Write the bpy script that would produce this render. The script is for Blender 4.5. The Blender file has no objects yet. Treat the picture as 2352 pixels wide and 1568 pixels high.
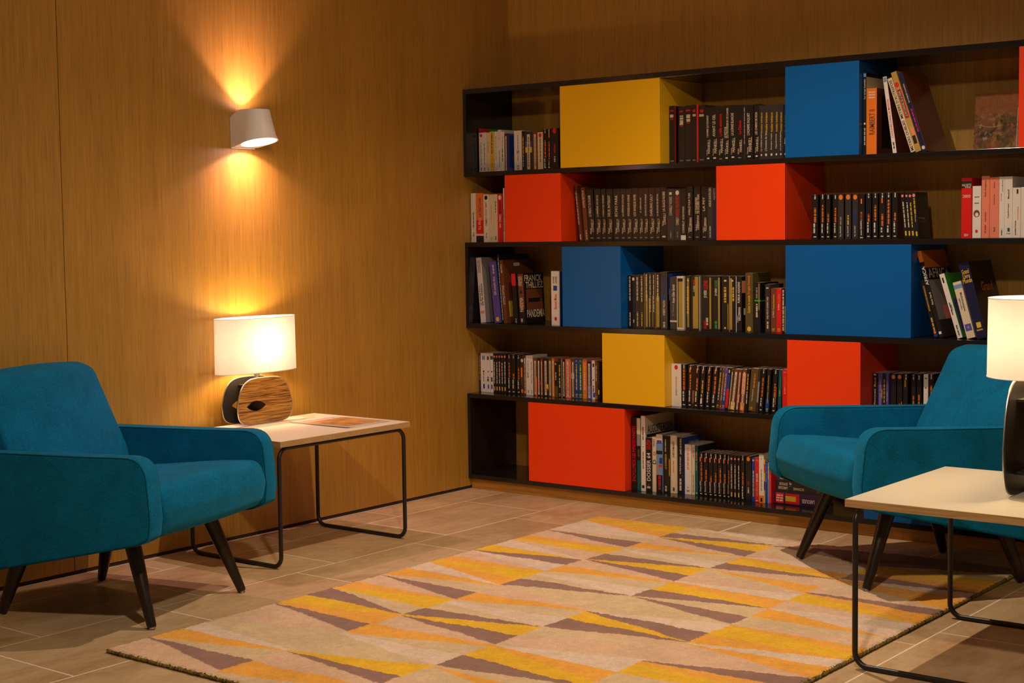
import bpy, bmesh, math, random
from mathutils import Vector, Matrix
import numpy as np
PI = math.pi
R_ = math.radians
rnd = random.Random(7)
C = bpy.context.scene.collection
scene = bpy.context.scene

# ---------------------------------------------------------------- camera
cam_d = bpy.data.cameras.new('camera')
cam = bpy.data.objects.new('camera', cam_d)
C.objects.link(cam)
cam_d.sensor_fit = 'HORIZONTAL'
cam_d.sensor_width = 36.0
cam_d.lens = 36.0 * 3491.19 / 2352.0
YAW, PITCH, ROLL = -0.666867, 0.0714774, -0.0132977
fw = Vector((math.sin(YAW) * math.cos(PITCH), math.cos(YAW) * math.cos(PITCH), -math.sin(PITCH)))
rt = Vector((math.cos(YAW), -math.sin(YAW), 0))
upv = rt.cross(fw)
r2 = rt * math.cos(ROLL) + upv * math.sin(ROLL)
u2 = -rt * math.sin(ROLL) + upv * math.cos(ROLL)
M = Matrix((r2, u2, -fw)).transposed().to_4x4()
M.translation = Vector((4.33568, -5.50887, 1.14205))
cam.matrix_world = M
cam_d.clip_start = 0.05
scene.camera = cam

# ---------------------------------------------------------------- world, lights, exposure
W = bpy.data.worlds.new('world')
scene.world = W
W.use_nodes = True
W.node_tree.nodes['Background'].inputs[0].default_value = (1.0, 0.74, 0.50, 1)
W.node_tree.nodes['Background'].inputs[1].default_value = 0.09
vs = scene.view_settings
vs.view_transform = 'Standard'
vs.look = 'None'
vs.gamma = 1.0
vs.exposure = 0.0
vs.use_curve_mapping = False
scene.cycles.max_bounces = 8
scene.cycles.diffuse_bounces = 4
scene.cycles.glossy_bounces = 4
scene.cycles.transmission_bounces = 4
scene.cycles.sample_clamp_indirect = 2.0

def spot(name, loc, target, energy, color, angle, blend, radius):
    d = bpy.data.lights.new(name, 'SPOT')
    d.energy = energy; d.color = color; d.spot_size = R_(angle); d.spot_blend = blend
    d.shadow_soft_size = radius
    o = bpy.data.objects.new(name, d); C.objects.link(o)
    o.location = loc
    o.rotation_euler = (Vector(target) - Vector(loc)).to_track_quat('-Z', 'Y').to_euler()
    return o
# recessed ceiling downlight, then an added fill spot (the ceiling itself is above the frame)
spot('ceiling_and_fill_spot', (1.83, -1.50, 2.64), (1.86, -1.50, 0), 150, (1.0, 0.80, 0.60), 132, 1.0, 0.016)
spot('ceiling_and_fill_spot', (3.3, -4.0, 2.64), (1.7, -2.6, 0.2), 160, (1.0, 0.80, 0.60), 120, 1.0, 0.06)  # fill spot added to brighten the left floor, wall and armchair

# ---------------------------------------------------------------- node helpers
def mat(name):
    m = bpy.data.materials.new(name); m.use_nodes = True
    n = m.node_tree.nodes; l = m.node_tree.links
    return m, n, l, n['Principled BSDF']
def flat(name, col, rough=0.5, metal=0.0, spec=0.5, coat=0.0):
    m, n, l, b = mat(name)
    b.inputs['Base Color'].default_value = (*col, 1)
    b.inputs['Roughness'].default_value = rough
    b.inputs['Metallic'].default_value = metal
    b.inputs['Specular IOR Level'].default_value = spec
    b.inputs['Coat Weight'].default_value = coat
    b.inputs['Coat Roughness'].default_value = 0.15
    return m
def coords(n, l, scale, kind='Object', rot=(0, 0, 0)):
    t = n.new('ShaderNodeTexCoord'); mp = n.new('ShaderNodeMapping')
    mp.inputs['Scale'].default_value = scale
    mp.inputs['Rotation'].default_value = rot
    l.new(t.outputs[kind], mp.inputs[0]); return mp.outputs[0]
def noise(n, l, vec, scale, detail=4, rough=0.5, dist=0.0):
    t = n.new('ShaderNodeTexNoise'); t.inputs['Scale'].default_value = scale
    t.inputs['Detail'].default_value = detail; t.inputs['Roughness'].default_value = rough
    t.inputs['Distortion'].default_value = dist
    l.new(vec, t.inputs['Vector']); return t.outputs['Fac']
def ramp(n, l, fac, stops):
    r = n.new('ShaderNodeValToRGB'); e = r.color_ramp.elements
    while len(e) < len(stops): e.new(0.5)
    for el, (p, c) in zip(e, stops): el.position = p; el.color = (*c, 1)
    l.new(fac, r.inputs[0]); return r.outputs[0]
def mixc(n, l, fac, a, b, mode='MIX'):
    m = n.new('ShaderNodeMix'); m.data_type = 'RGBA'; m.blend_type = mode
    for s, v in ((m.inputs[0], fac), (m.inputs[6], a), (m.inputs[7], b)):
        if isinstance(v, (int, float)): s.default_value = v
        elif isinstance(v, tuple): s.default_value = (*v, 1)
        else: l.new(v, s)
    return m.outputs[2]
def bump(n, l, h, strength, dist, bsdf):
    b = n.new('ShaderNodeBump'); b.inputs['Strength'].default_value = strength
    b.inputs['Distance'].default_value = dist
    l.new(h, b.inputs['Height']); l.new(b.outputs[0], bsdf.inputs['Normal'])

def wood(name, dark, mid, light, axis='z', rough=0.42, fine=1.0, seed=0.0, coat=0.0):
    m, n, l, b = mat(name)
    s = {'z': (1, 1, 0.028), 'x': (0.028, 1, 1), 'y': (1, 0.028, 1)}[axis]
    v = coords(n, l, s)
    add = n.new('ShaderNodeVectorMath'); add.operation = 'ADD'; add.inputs[1].default_value = (seed, seed * 2, seed)
    l.new(v, add.inputs[0]); v = add.outputs[0]
    f1 = noise(n, l, v, 92 * fine, 5, 0.62, 0.3)
    f2 = noise(n, l, v, 260 * fine, 3, 0.6)
    f3 = noise(n, l, v, 7 * fine, 2, 0.5, 1.2)
    c1 = ramp(n, l, f1, [(0.22, dark), (0.5, mid), (0.78, light)])
    c2 = ramp(n, l, f2, [(0.30, (0.62, 0.56, 0.46)), (0.50, (1, 1, 1))])
    c3 = ramp(n, l, f3, [(0.3, (0.90, 0.89, 0.87)), (0.7, (1.05, 1.05, 1.03))])
    c = mixc(n, l, 0.75, c1, c2, 'MULTIPLY')
    c = mixc(n, l, 0.8, c, c3, 'MULTIPLY')
    l.new(c, b.inputs['Base Color'])
    b.inputs['Roughness'].default_value = rough
    b.inputs['Coat Weight'].default_value = coat; b.inputs['Coat Roughness'].default_value = 0.45
    bump(n, l, f2, 0.12, 0.001, b)
    return m

OAK = wood('oak_veneer', (0.40, 0.200, 0.024), (0.485, 0.252, 0.032), (0.57, 0.305, 0.046), coat=0.6)
OAK_X = wood('oak_plinth', (0.36, 0.165, 0.02), (0.54, 0.265, 0.036), (0.64, 0.32, 0.055), 'x', fine=1.2)
OAK_EDGE = wood('oak_edge_band', (0.38, 0.22, 0.08), (0.50, 0.32, 0.13), (0.57, 0.38, 0.17), 'x', fine=1.6)
BLACKLAM = flat('black_gloss_laminate', (0.012, 0.010, 0.009), 0.16, spec=0.55)
STEEL_BLACK = flat('black_powder_coat', (0.012, 0.011, 0.011), 0.38)
DARKWOOD = wood('dark_stained_beech', (0.010, 0.006, 0.004), (0.018, 0.011, 0.007), (0.028, 0.016, 0.010), 'z', rough=0.32)
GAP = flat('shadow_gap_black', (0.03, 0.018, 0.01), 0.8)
CREAM = flat('cream_laminate', (0.78, 0.70, 0.52), 0.28)
WHITEMETAL = flat('white_lacquer', (0.92, 0.88, 0.82), 0.4)
SHADE_IN = flat('white_reflector', (0.9, 0.88, 0.84), 0.6)
SILVER = flat('brushed_silver', (0.7, 0.68, 0.64), 0.3, metal=1.0)
BLACKPLY = flat('black_inner_panel', (0.012, 0.010, 0.009), 0.4)
PAPER = flat('book_pages', (0.62, 0.50, 0.36), 0.8)

BOXC = {'yellow': flat('yellow_lacquer', (0.92, 0.52, 0.004), 0.42),
        'red': flat('red_orange_lacquer', (0.95, 0.052, 0.0), 0.42),
        'blue': flat('blue_lacquer', (0.0, 0.108, 0.40), 0.34, spec=0.35)}

def zebrano():
    m, n, l, b = mat('zebrano_veneer')
    v = coords(n, l, (1, 0.035, 1.0), rot=(R_(3), 0, 0))
    f = noise(n, l, v, 95, 4, 0.55, 0.25)
    f2 = noise(n, l, v, 240, 2, 0.5)
    c = ramp(n, l, f, [(0.34, (0.07, 0.022, 0.006)), (0.44, (0.30, 0.12, 0.02)), (0.50, (0.62, 0.31, 0.06)), (0.57, (0.12, 0.04, 0.01)), (0.63, (0.60, 0.29, 0.06))])
    c = mixc(n, l, 0.3, c, ramp(n, l, f2, [(0.4, (0.5, 0.5, 0.5)), (0.6, (1, 1, 1))]), 'MULTIPLY')
    l.new(c, b.inputs['Base Color']); b.inputs['Roughness'].default_value = 0.35
    return m
ZEB = zebrano()

def fabric():
    m, n, l, b = mat('teal_chenille')
    v = coords(n, l, (1, 1, 1))
    f1 = noise(n, l, coords(n, l, (1, 1, 0.25)), 620, 3, 0.6)
    f2 = noise(n, l, coords(n, l, (0.25, 1, 1)), 620, 3, 0.6)
    f3 = noise(n, l, v, 9, 4, 0.6, 0.8)
    f4 = noise(n, l, v, 900, 2, 0.5)
    c1 = ramp(n, l, f1, [(0.32, (0.0, 0.105, 0.225)), (0.52, (0.0, 0.150, 0.325)), (0.74, (0.006, 0.225, 0.44))])
    c2 = ramp(n, l, f2, [(0.35, (0.62, 0.66, 0.68)), (0.6, (1.1, 1.1, 1.08))])
    c = mixc(n, l, 0.8, c1, c2, 'MULTIPLY')
    c = mixc(n, l, 0.6, c, ramp(n, l, f3, [(0.3, (0.70, 0.72, 0.72)), (0.7, (1.40, 1.36, 1.34))]), 'MULTIPLY')
    c = mixc(n, l, 0.35, c, ramp(n, l, f4, [(0.35, (0.6, 0.6, 0.6)), (0.7, (1.5, 1.5, 1.5))]), 'MULTIPLY')
    l.new(c, b.inputs['Base Color'])
    b.inputs['Roughness'].default_value = 0.9
    b.inputs['Specular IOR Level'].default_value = 0.15
    b.inputs['Sheen Weight'].default_value = 0.5
    b.inputs['Sheen Roughness'].default_value = 0.4
    b.inputs['Sheen Tint'].default_value = (0.05, 0.50, 0.95, 1)
    bump(n, l, f4, 0.5, 0.0012, b)
    return m
TEAL = fabric()
TEALP = flat('teal_piping', (0.0, 0.07, 0.11), 0.85, spec=0.1)

def travertine():
    m, n, l, b = mat('travertine_tile')
    v = coords(n, l, (1, 0.45, 1))
    f1 = noise(n, l, v, 5, 8, 0.6, 1.2)
    f2 = noise(n, l, v, 34, 6, 0.65, 0.4)
    f3 = noise(n, l, v, 120, 3, 0.6)
    c = ramp(n, l, f1, [(0.3, (0.46, 0.30, 0.155)), (0.5, (0.58, 0.415, 0.235)), (0.72, (0.68, 0.52, 0.32))])
    c = mixc(n, l, 0.55, c, ramp(n, l, f2, [(0.3, (0.72, 0.68, 0.62)), (0.6, (1.05, 1.05, 1.05))]), 'MULTIPLY')
    c = mixc(n, l, ramp(n, l, f3, [(0.68, (0, 0, 0)), (0.74, (1, 1, 1))]), c, (0.78, 0.66, 0.5))
    g = n.new('ShaderNodeNewGeometry')
    tint = ramp(n, l, g.outputs['Random Per Island'], [(0.0, (0.86, 0.80, 0.74)), (0.35, (1.0, 0.98, 0.93)), (0.7, (1.04, 0.96, 0.90)), (1.0, (0.93, 0.93, 0.84))])
    c = mixc(n, l, 1.0, c, tint, 'MULTIPLY')
    l.new(c, b.inputs['Base Color'])
    l.new(ramp(n, l, f2, [(0.3, (0.55, 0.55, 0.55)), (0.7, (0.36, 0.36, 0.36))]), b.inputs['Roughness'])
    b.inputs['Specular IOR Level'].default_value = 0.35
    bump(n, l, f3, 0.15, 0.001, b)
    return m
TRAV = travertine()
GROUT = flat('pale_grout', (0.90, 0.78, 0.60), 0.85)

def rug_mat():
    m, n, l, b = mat('rug_wool')
    a = n.new('ShaderNodeAttribute'); a.attribute_name = 'pile'
    f = noise(n, l, coords(n, l, (1, 1, 1)), 420, 3, 0.7)
    f2 = noise(n, l, coords(n, l, (1, 1, 1)), 14, 3, 0.6)
    c = mixc(n, l, 0.7, a.outputs['Color'], ramp(n, l, f, [(0.3, (0.68, 0.66, 0.64)), (0.65, (1.15, 1.15, 1.15))]), 'MULTIPLY')
    c = mixc(n, l, 0.5, c, ramp(n, l, f2, [(0.35, (0.86, 0.85, 0.83)), (0.65, (1.08, 1.08, 1.08))]), 'MULTIPLY')
    l.new(c, b.inputs['Base Color'])
    b.inputs['Roughness'].default_value = 0.95
    b.inputs['Specular IOR Level'].default_value = 0.05
    b.inputs['Sheen Weight'].default_value = 0.15
    bump(n, l, f, 0.6, 0.003, b)
    return m

def lamp_shade_mat():
    m, n, l, b = mat('cream_lampshade_fabric')
    out = n['Material Output']
    d = n.new('ShaderNodeBsdfDiffuse'); d.inputs[0].default_value = (0.88, 0.84, 0.74, 1)
    t = n.new('ShaderNodeBsdfTranslucent'); t.inputs[0].default_value = (0.90, 0.93, 0.98, 1)
    mx = n.new('ShaderNodeMixShader'); mx.inputs[0].default_value = 0.115
    l.new(d.outputs[0], mx.inputs[1]); l.new(t.outputs[0], mx.inputs[2]); l.new(mx.outputs[0], out.inputs[0])
    n.remove(b)
    return m
SHADE = lamp_shade_mat()

# ---------------------------------------------------------------- mesh helpers
def link(name, bm, m=None, parent=None, smooth=False, loc=None):
    me = bpy.data.meshes.new(name); bm.to_mesh(me); bm.free()
    if smooth:
        for p in me.polygons: p.use_smooth = True
        try: me.set_sharp_from_angle(angle=R_(40))
        except Exception: pass
    for mm in (m if isinstance(m, (list, tuple)) else [m]):
        if mm: me.materials.append(mm)
    o = bpy.data.objects.new(name, me); C.objects.link(o)
    if parent: o.parent = parent
    if loc: o.location = loc
    return o
def empty(name, loc, rot=(0, 0, 0)):
    o = bpy.data.objects.new(name, None); C.objects.link(o)
    o.location = loc; o.rotation_euler = rot; o.empty_display_size = 0.1
    return o
def tag(o, label, cat, group=None, kind=None):
    if label: o['label'] = label
    if cat: o['category'] = cat
    if group: o['group'] = group
    if kind: o['kind'] = kind
    return o
def box(bm, x0, x1, y0, y1, z0, z1, mi=0, bev=0.0):
    vs_ = [bm.verts.new(p) for p in ((x0, y0, z0), (x1, y0, z0), (x1, y1, z0), (x0, y1, z0), (x0, y0, z1), (x1, y0, z1), (x1, y1, z1), (x0, y1, z1))]
    fs = [bm.faces.new([vs_[i] for i in q]) for q in ((0, 3, 2, 1), (4, 5, 6, 7), (0, 1, 5, 4), (1, 2, 6, 5), (2, 3, 7, 6), (3, 0, 4, 7))]
    for f in fs: f.material_index = mi
    if bev:
        es = {e for f in fs for e in f.edges}
        bmesh.ops.bevel(bm, geom=list(es), offset=bev, segments=2, affect='EDGES', profile=0.5)
    return fs
def tube(bm, pts, r, seg=10, closed=False):
    pts = [Vector(p) for p in pts]; n = len(pts); rings = []
    nrm = None
    for i, p in enumerate(pts):
        a = pts[(i - 1) % n] if (closed or i > 0) else p
        b = pts[(i + 1) % n] if (closed or i < n - 1) else p
        t = (b - a).normalized()
        if nrm is None:
            nrm = t.orthogonal().normalized()
        nrm = (nrm - t * nrm.dot(t)).normalized()
        bn = t.cross(nrm)
        rr = r[i] if isinstance(r, (list, tuple)) else r
        rings.append([bm.verts.new(p + (nrm * math.cos(k * 2 * PI / seg) + bn * math.sin(k * 2 * PI / seg)) * rr) for k in range(seg)])
    m_ = n if closed else n - 1
    for i in range(m_):
        A, B = rings[i], rings[(i + 1) % n]
        off = 0
        if closed and i == n - 1:
            off = min(range(seg), key=lambda o_: (A[0].co - B[o_].co).length)
        for k in range(seg):
            bm.faces.new((A[k], A[(k + 1) % seg], B[(k + 1 + off) % seg], B[(k + off) % seg]))
    if not closed:
        bm.faces.new(list(reversed(rings[0]))); bm.faces.new(rings[-1])
def roundpoly(pts, seg=6):
    """pts: (a, b, radius) -> polygon with rounded corners"""
    out = []; n = len(pts)
    for i in range(n):
        p = Vector(pts[i][:2]); r = pts[i][2] if len(pts[i]) > 2 else 0
        if r <= 0: out.append(tuple(p)); continue
        a = (Vector(pts[i - 1][:2]) - p); b = (Vector(pts[(i + 1) % n][:2]) - p)
        la, lb = a.length, b.length; a.normalize(); b.normalize()
        ang = a.angle(b); d = min(r / math.tan(ang / 2), la * 0.49, lb * 0.49)
        p0 = p + a * d; p1 = p + b * d
        for k in range(seg + 1):
            t = k / seg
            out.append(tuple(p0 * (1 - t) ** 2 + p * 2 * t * (1 - t) + p1 * t * t))
    return out
def prism(bm, poly, a0, a1, f, bev=0.0, seg=3, nseg=1, crown=None):
    """extrude 2D poly between a0 and a1; f(u, v, a) -> xyz"""
    rings = []
    for k in range(nseg + 1):
        a = a0 + (a1 - a0) * k / nseg
        rings.append([bm.verts.new(f(u, v, a)) for u, v in poly])
    for A, B in zip(rings, rings[1:]):
        for k in range(len(poly)):
            bm.faces.new((A[k], A[(k + 1) % len(poly)], B[(k + 1) % len(poly)], B[k]))
    f0 = bm.faces.new(list(reversed(rings[0]))); f1 = bm.faces.new(rings[-1])
    bmesh.ops.recalc_face_normals(bm, faces=bm.faces[:])
    if bev:
        es = list({e for e in list(f0.edges) + list(f1.edges)})
        bmesh.ops.bevel(bm, geom=es, offset=bev, segments=seg, affect='EDGES', profile=0.5, clamp_overlap=True)
    return bm

# ---------------------------------------------------------------- measured tables
# books: per run (shelf z, spine y, rows of x, thickness, height, lean, cover, spine design)
BOOKS = {
    '1L': (1.409, -0.25, [
        (0.0195, 0.005, 0.196, -0.07, 'k', 'Fr;Qg.5,.98,.9,1'),
        (0.0249, 0.0206, 0.176, -0.07, 'w', 'Or.6,.93,.32;Dk.5,0.2,0.75,.2;Dk.5,.05,.12,.3'),
        (0.0459, 0.018, 0.176, -0.07, 'w', 'Dk.5,0.2,0.75,.2;Dk.5,.05,.12,.3'),
        (0.0643, 0.023, 0.175, -0.07, 'c', 'Da.5,0.5,0.8,.2;Da.5,.05,.12,.3'),
        (0.0877, 0.0206, 0.178, 0, 'y', 'Dk.5,.45,.97,.3;Do.5,.12,.42,.2'),
        (0.111, 0.02, 0.177, 0, 'w', 'Da.5,0.3,0.9,.2;Da.5,.05,.12,.3'),
        (0.132, 0.016, 0.184, 0, 'w', 'Fw;Ds.5,.75,.93,.3;Dk.5,.1,.5,.2'),
        (0.149, 0.019, 0.175, -0.07, 'w', 'Dk.45,.25,.6,.3;Da.5,.62,.9,.2'),
        (0.1684, 0.0176, 0.166, 0, 'e', 'Bc.3,.68,.03,.93;Dk.49,.1,.85,.14;Fp;Qb.1,.6,.1,.95;Qk.5,.95,.3,1;Qn.3,.7,.25,.42'),
        (0.222, 0.042, 0.175, 0, 'w', 'Tk.5,.42,.52,.3:TABLE;Da.5,.54,.88,.14;Da.5,.25,.4,.14;Da.5,.04,.14,.3'),
        (0.265, 0.015, 0.171, 0, 'k', 'Dy.5,.35,.86,.4;Dc.5,.1,.32,.3'),
        (0.281, 0.042, 0.168, 0, 'e', 'By.08,.92,.46,.6;Bp.08,.92,.6,.75;Bc.3,.68,.03,.93;Dk.49,.1,.85,.14'),
        (0.324, 0.026, 0.166, 0, 'n', 'Bc.3,.68,.03,.93;Dk.49,.1,.85,.14'),
        (0.351, 0.028, 0.162, 0, 'c', 'Or.5,.92,.28;Dn.5,.2,.85,.22'),
        (0.38, 0.021, 0.174, 0, 'k', 'Do.55,0.3,0.72,.36;Dw.42,0.06,0.27,.3;Bw.3,.75,.045,.065;Dw.55,.9,.99,.24'),
        (0.403, 0.018, 0.174, 0, 'k', 'Do.55,0.25,0.68,.36;Dw.42,0.04,0.22,.3;Bw.3,.75,.045,.065;Dw.55,.9,.99,.24;Bo.4,.7,.78,.9'),
        (0.422, 0.04, 0.174, 0, 'k', 'Or.5,.94,.24;Dr.5,.4,.62,.2;Dw.5,.18,.32,.2'),
    ]),
    '1M': (1.409, -0.263, [
        (1.0265, 0.026, 0.232, 0, 'k', 'Dr.5,.9,.93,.6;Dw.5,.8,.85,.6;Dr.5,.76,.79,.4;Da.5,.04,.06,.6;Fk;Qr0,.06,0,1'),
        (1.07, 0.029, 0.226, 0, 'k', 'Dr.5,.9,.93,.6;Dc.5,.68,.84,.6;Dr.5,.65,.67,.4;Da.5,.04,.06,.6'),
        (1.1, 0.032, 0.229, 0, 'k', 'Dr.5,.9,.93,.6;Dc.5,.72,.84,.6;Dr.5,.69,.71,.4;Da.5,.04,.06,.6'),
        (1.133, 0.022, 0.23, -0.05, 'k', 'Dr.5,.87,.92,.5;Dc.5,.8,.84,.6;Da.5,.04,.06,.6'),
        (1.1554, 0.0066, 0.23, 0, 'r', ''),
        (1.163, 0.031, 0.227, 0, 'k', 'Dr.5,.87,.92,.5;Dc.5,.8,.84,.7;Da.5,.04,.06,.6'),
        (1.195, 0.026, 0.215, 0, 'k', "Tc.42,.46,.86,.42:L'HOMME QUI SOURIAIT;Tc.62,.16,.42,.42:MANKELL;Tc.3,.12,.24,.2:Henning;Bw.3,.7,.06,.085"),
        (1.222, 0.03, 0.217, -0.05, 'k', 'Tc.42,.46,.86,.42:AVANT LE GEL;Tc.62,.16,.42,.42:MANKELL;Tc.3,.12,.24,.2:Henning;Bw.3,.7,.06,.085'),
        (1.2524, 0.0256, 0.217, -0.05, 'k', 'Tr.45,.46,.86,.48:La faille souterraine;Tc.66,.16,.42,.42:MANKELL;Tc.3,.12,.22,.2:HENNING;Tw.5,.045,.06,.8u:SEUIL'),
        (1.2784, 0.0256, 0.219, 0, 'k', 'Tc.66,.42,.95,.36:DU PROFESSEUR DE DANSE;Tc.28,.42,.62,.36:LE RETOUR;Tc.62,.14,.38,.4:MANKELL;Tc.3,.12,.22,.2:Henning;Bw.3,.7,.05,.075'),
        (1.305, 0.029, 0.218, -0.05, 'k', 'Tc.42,.46,.86,.42:LA LIONNE BLANCHE;Tc.62,.16,.42,.42:MANKELL;Tc.3,.12,.24,.2:Henning;Bw.3,.7,.06,.085'),
        (1.3344, 0.0326, 0.217, 0, 'k', 'Tr.5,.48,.72,.4:Le Chinois;Tc.62,.16,.38,.34:MANKELL;Tc.3,.12,.22,.18:HENNING;Tw.5,.05,.065,.6u:SEUIL'),
        (1.368, 0.006, 0.215, 0, 'e', 'Dw.5,.3,.95,.4'),
        (1.375, 0.034, 0.214, 0, 'k', "Tc.42,.46,.86,.42:L'HOMME INQUIET;Tc.62,.16,.42,.42:MANKELL;Tc.3,.12,.24,.2:Henning;Bw.3,.7,.06,.085"),
        (1.413, 0.023, 0.215, 0, 'k', 'Tc.42,.46,.86,.42:LES CHIENS DE RIGA;Tc.62,.16,.42,.42:MANKELL;Tc.3,.12,.24,.2:Henning;Bw.3,.7,.06,.085'),
        (1.437, 0.017, 0.21, -0.06, 'e', 'Tc.45,.16,.5,.4:La rivière noire;Ty.55,.5,.86,.42:Arnaldur Indridason;Oc.5,.09,.2'),
        (1.4544, 0.0226, 0.21, 0, 'e', "Tc.45,.16,.5,.4:L'homme du lac;Ty.55,.5,.86,.42:Arnaldur Indridason;Oc.5,.09,.2"),
        (1.478, 0.022, 0.209, -0.06, 'e', 'Tc.45,.16,.5,.4:Étranges rivages;Ty.55,.5,.86,.42:Arnaldur Indridason;Oc.5,.09,.2'),
        (1.5004, 0.0196, 0.209, -0.06, 'e', 'Tc.45,.16,.5,.4:Hypothermie;Ty.55,.5,.86,.42:Arnaldur Indridason;Oc.5,.09,.2'),
        (1.5204, 0.0176, 0.207, 0, 'e', 'Tc.45,.16,.5,.4:Les nuits de Reykjavik;Ty.55,.5,.86,.42:Arnaldur Indridason;Oc.5,.09,.2'),
        (1.539, 0.019, 0.207, 0, 'k', 'Tc.45,.16,.5,.4:Betty;Ty.55,.5,.86,.42:Arnaldur Indridason;Oc.5,.09,.2'),
    ]),
    '1R': (1.409, -0.298, [
        (1.885, 0.012, 0.298, -0.05, 'k', 'Tc.5,.68,.92,.7:Le corps humain;Dc.5,.12,.32,.4;Oc.5,.38,.3;Bl.1,.9,.95,.99;Fk;Qc0,1,.6,.95'),
        (1.8974, 0.04, 0.24, 0, 'o', 'Tn.55,.3,.68,.55:RAIMBERT II;Dw.5,.93,.95,.6;Dw.5,.89,.91,.6;Dw.5,.85,.87,.6;Fn;Qk.3,.9,.1,.9'),
        (2.001, 0.0148, 0.28, -8.4, 'w', 'Tr.5,.2,.7,.5:COULEURS DANS LA MAISON;Bl.1,.9,.93,.99;Dk.5,.06,.14,.4;Fn'),
        (2.07, 0.017, 0.2834, -18.9, 'c', "Tk.5,.02,.97,.62:METIERS OUBLIES  METIERS D'AUTREFOIS"),
        (2.0884, 0.0209, 0.3048, -18.6, 'i', 'Br.1,.85,.42,.78;Bk.2,.7,.43,.77;Tc.45,.44,.76,.4:LE PATCHWORK DE LA VIGNE;Or.4,.84,.4;Bk.2,.8,.1,.2;Bs.4,.9,.2,.3'),
        (2.114, 0.0152, 0.3001, -18.3, 'h', 'Tc.5,.62,.86,.55:Les trépieds d autrefois;Dm.5,.25,.55,.4;Oc.5,.05,.4;Fn'),
    ]),
    '2L': (1.101, -0.292, [
        (0.007, 0.028, 0.217, 0, 'w', 'Dk.5,.3,.6,.2;Da.5,.12,.2,.3'),
        (0.036, 0.042, 0.216, 0, 'o', 'Bo0,1,.45,1;Br0,1,.18,.45;Bk0,1,0,.13;Bw0,1,.135,.165;Tw.5,.26,.5,.4:R.J. Ellory;Tb.5,.52,.9,.4:Les Neuf Cercles'),
        (0.079, 0.03, 0.21, 0, 'w', 'Tr.5,.54,.85,.4:CEUX QUI TOMBENT;Tk.5,.34,.52,.4:CONNELLY;Dr.5,.08,.18,.2;Ok.5,.93,.28'),
        (0.11, 0.026, 0.207, 0, 'c', 'Dy.5,0.4,0.8,.2;Dy.5,.05,.12,.3'),
        (0.137, 0.02, 0.209, 0, 'c', 'Dk.5,.62,.85,.24;Dk.5,.05,.12,.3'),
        (0.158, 0.028, 0.209, 0, 'r', 'Tk.5,.6,.86,.42:MARIACHI PLAZA;Tw.5,.42,.58,.42:CONNELLY;Dc.5,.3,.4,.3;Ow.5,.93,.3'),
        (0.19, 0.007, 0.235, 0, 'w', 'Dk.5,.2,.6,.4'),
    ]),
    '2M': (1.101, -0.25, [
        (0.565, 0.0169, 0.2343, -6.1, 'n', 'Dc.5,.3,.9,.3;Bk0,.4,0,1;Dw.6,.03,.12,.4'),
        (0.595, 0.0199, 0.2268, -4.8, 'n', 'Tc.5,.62,.95,.5:AUTRE RETOUR;Dc.6,.03,.2,.3'),
        (0.617, 0.033, 0.2183, -3.2, 'k', 'Tc.42,.47,.88,.38:LE VERDICT DU PLOMB;Tc.66,.17,.42,.4:CONNELLY;Tc.36,.14,.25,.22:Michael;Ba.28,.72,.05,.07'),
        (0.651, 0.031, 0.2181, -1.3, 'k', 'Tc.42,.47,.88,.38:LUMIÈRE MORTE;Tc.66,.17,.42,.4:CONNELLY;Tc.36,.14,.25,.22:Michael;Ba.28,.72,.05,.07'),
        (0.683, 0.023, 0.218, -0.8, 'k', "Tc.42,.47,.88,.38:L'OISEAU DES TÉNÈBRES;Tc.66,.17,.42,.4:CONNELLY;Tc.36,.14,.25,.22:Michael;Ba.28,.72,.05,.07"),
        (0.707, 0.033, 0.217, 0, 'k', 'Tc.42,.47,.88,.38:DEUIL INTERDIT;Tc.66,.17,.42,.4:CONNELLY;Tc.36,.14,.25,.22:Michael;Ba.28,.72,.05,.07'),
        (0.743, 0.034, 0.217, -0.05, 'k', 'Tc.42,.47,.88,.38:ECHO PARK;Tc.66,.17,.42,.4:CONNELLY;Tc.36,.14,.25,.22:Michael;Ba.28,.72,.05,.07'),
        (0.7774, 0.0286, 0.217, 0, 'k', 'Tc.42,.47,.88,.38:LA DÉFENSE LINCOLN;Tc.66,.17,.42,.4:CONNELLY;Tc.36,.14,.25,.22:Michael;Ba.28,.72,.05,.07'),
        (0.807, 0.028, 0.216, 0, 'k', 'Tc.42,.47,.88,.38:WONDERLAND AVENUE;Tc.66,.17,.42,.4:CONNELLY;Tc.36,.14,.25,.22:Michael;Ba.28,.72,.05,.07'),
        (0.836, 0.031, 0.217, 0, 'k', 'Tc.42,.47,.88,.38:LOS ANGELES RIVER;Tc.66,.17,.42,.4:CONNELLY;Tc.36,.14,.25,.22:Michael;Ba.28,.72,.05,.07'),
        (0.868, 0.023, 0.216, -0.05, 'k', 'Tc.42,.47,.88,.38:À GENOUX;Tc.66,.17,.42,.4:CONNELLY;Tc.36,.14,.25,.22:Michael;Ba.28,.72,.05,.07'),
        (0.8914, 0.0246, 0.216, 0, 'k', 'Tc.42,.47,.88,.38:LES ÉGOUTS DE LOS ANGELES;Tc.66,.17,.42,.4:CONNELLY;Tc.36,.14,.25,.22:Michael;Ba.28,.72,.05,.07'),
        (0.917, 0.031, 0.216, 0, 'k', 'Tc.42,.47,.88,.38:DARLING LILLY;Tc.66,.17,.42,.4:CONNELLY;Tc.36,.14,.25,.22:Michael;Ba.28,.72,.05,.07'),
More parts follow.
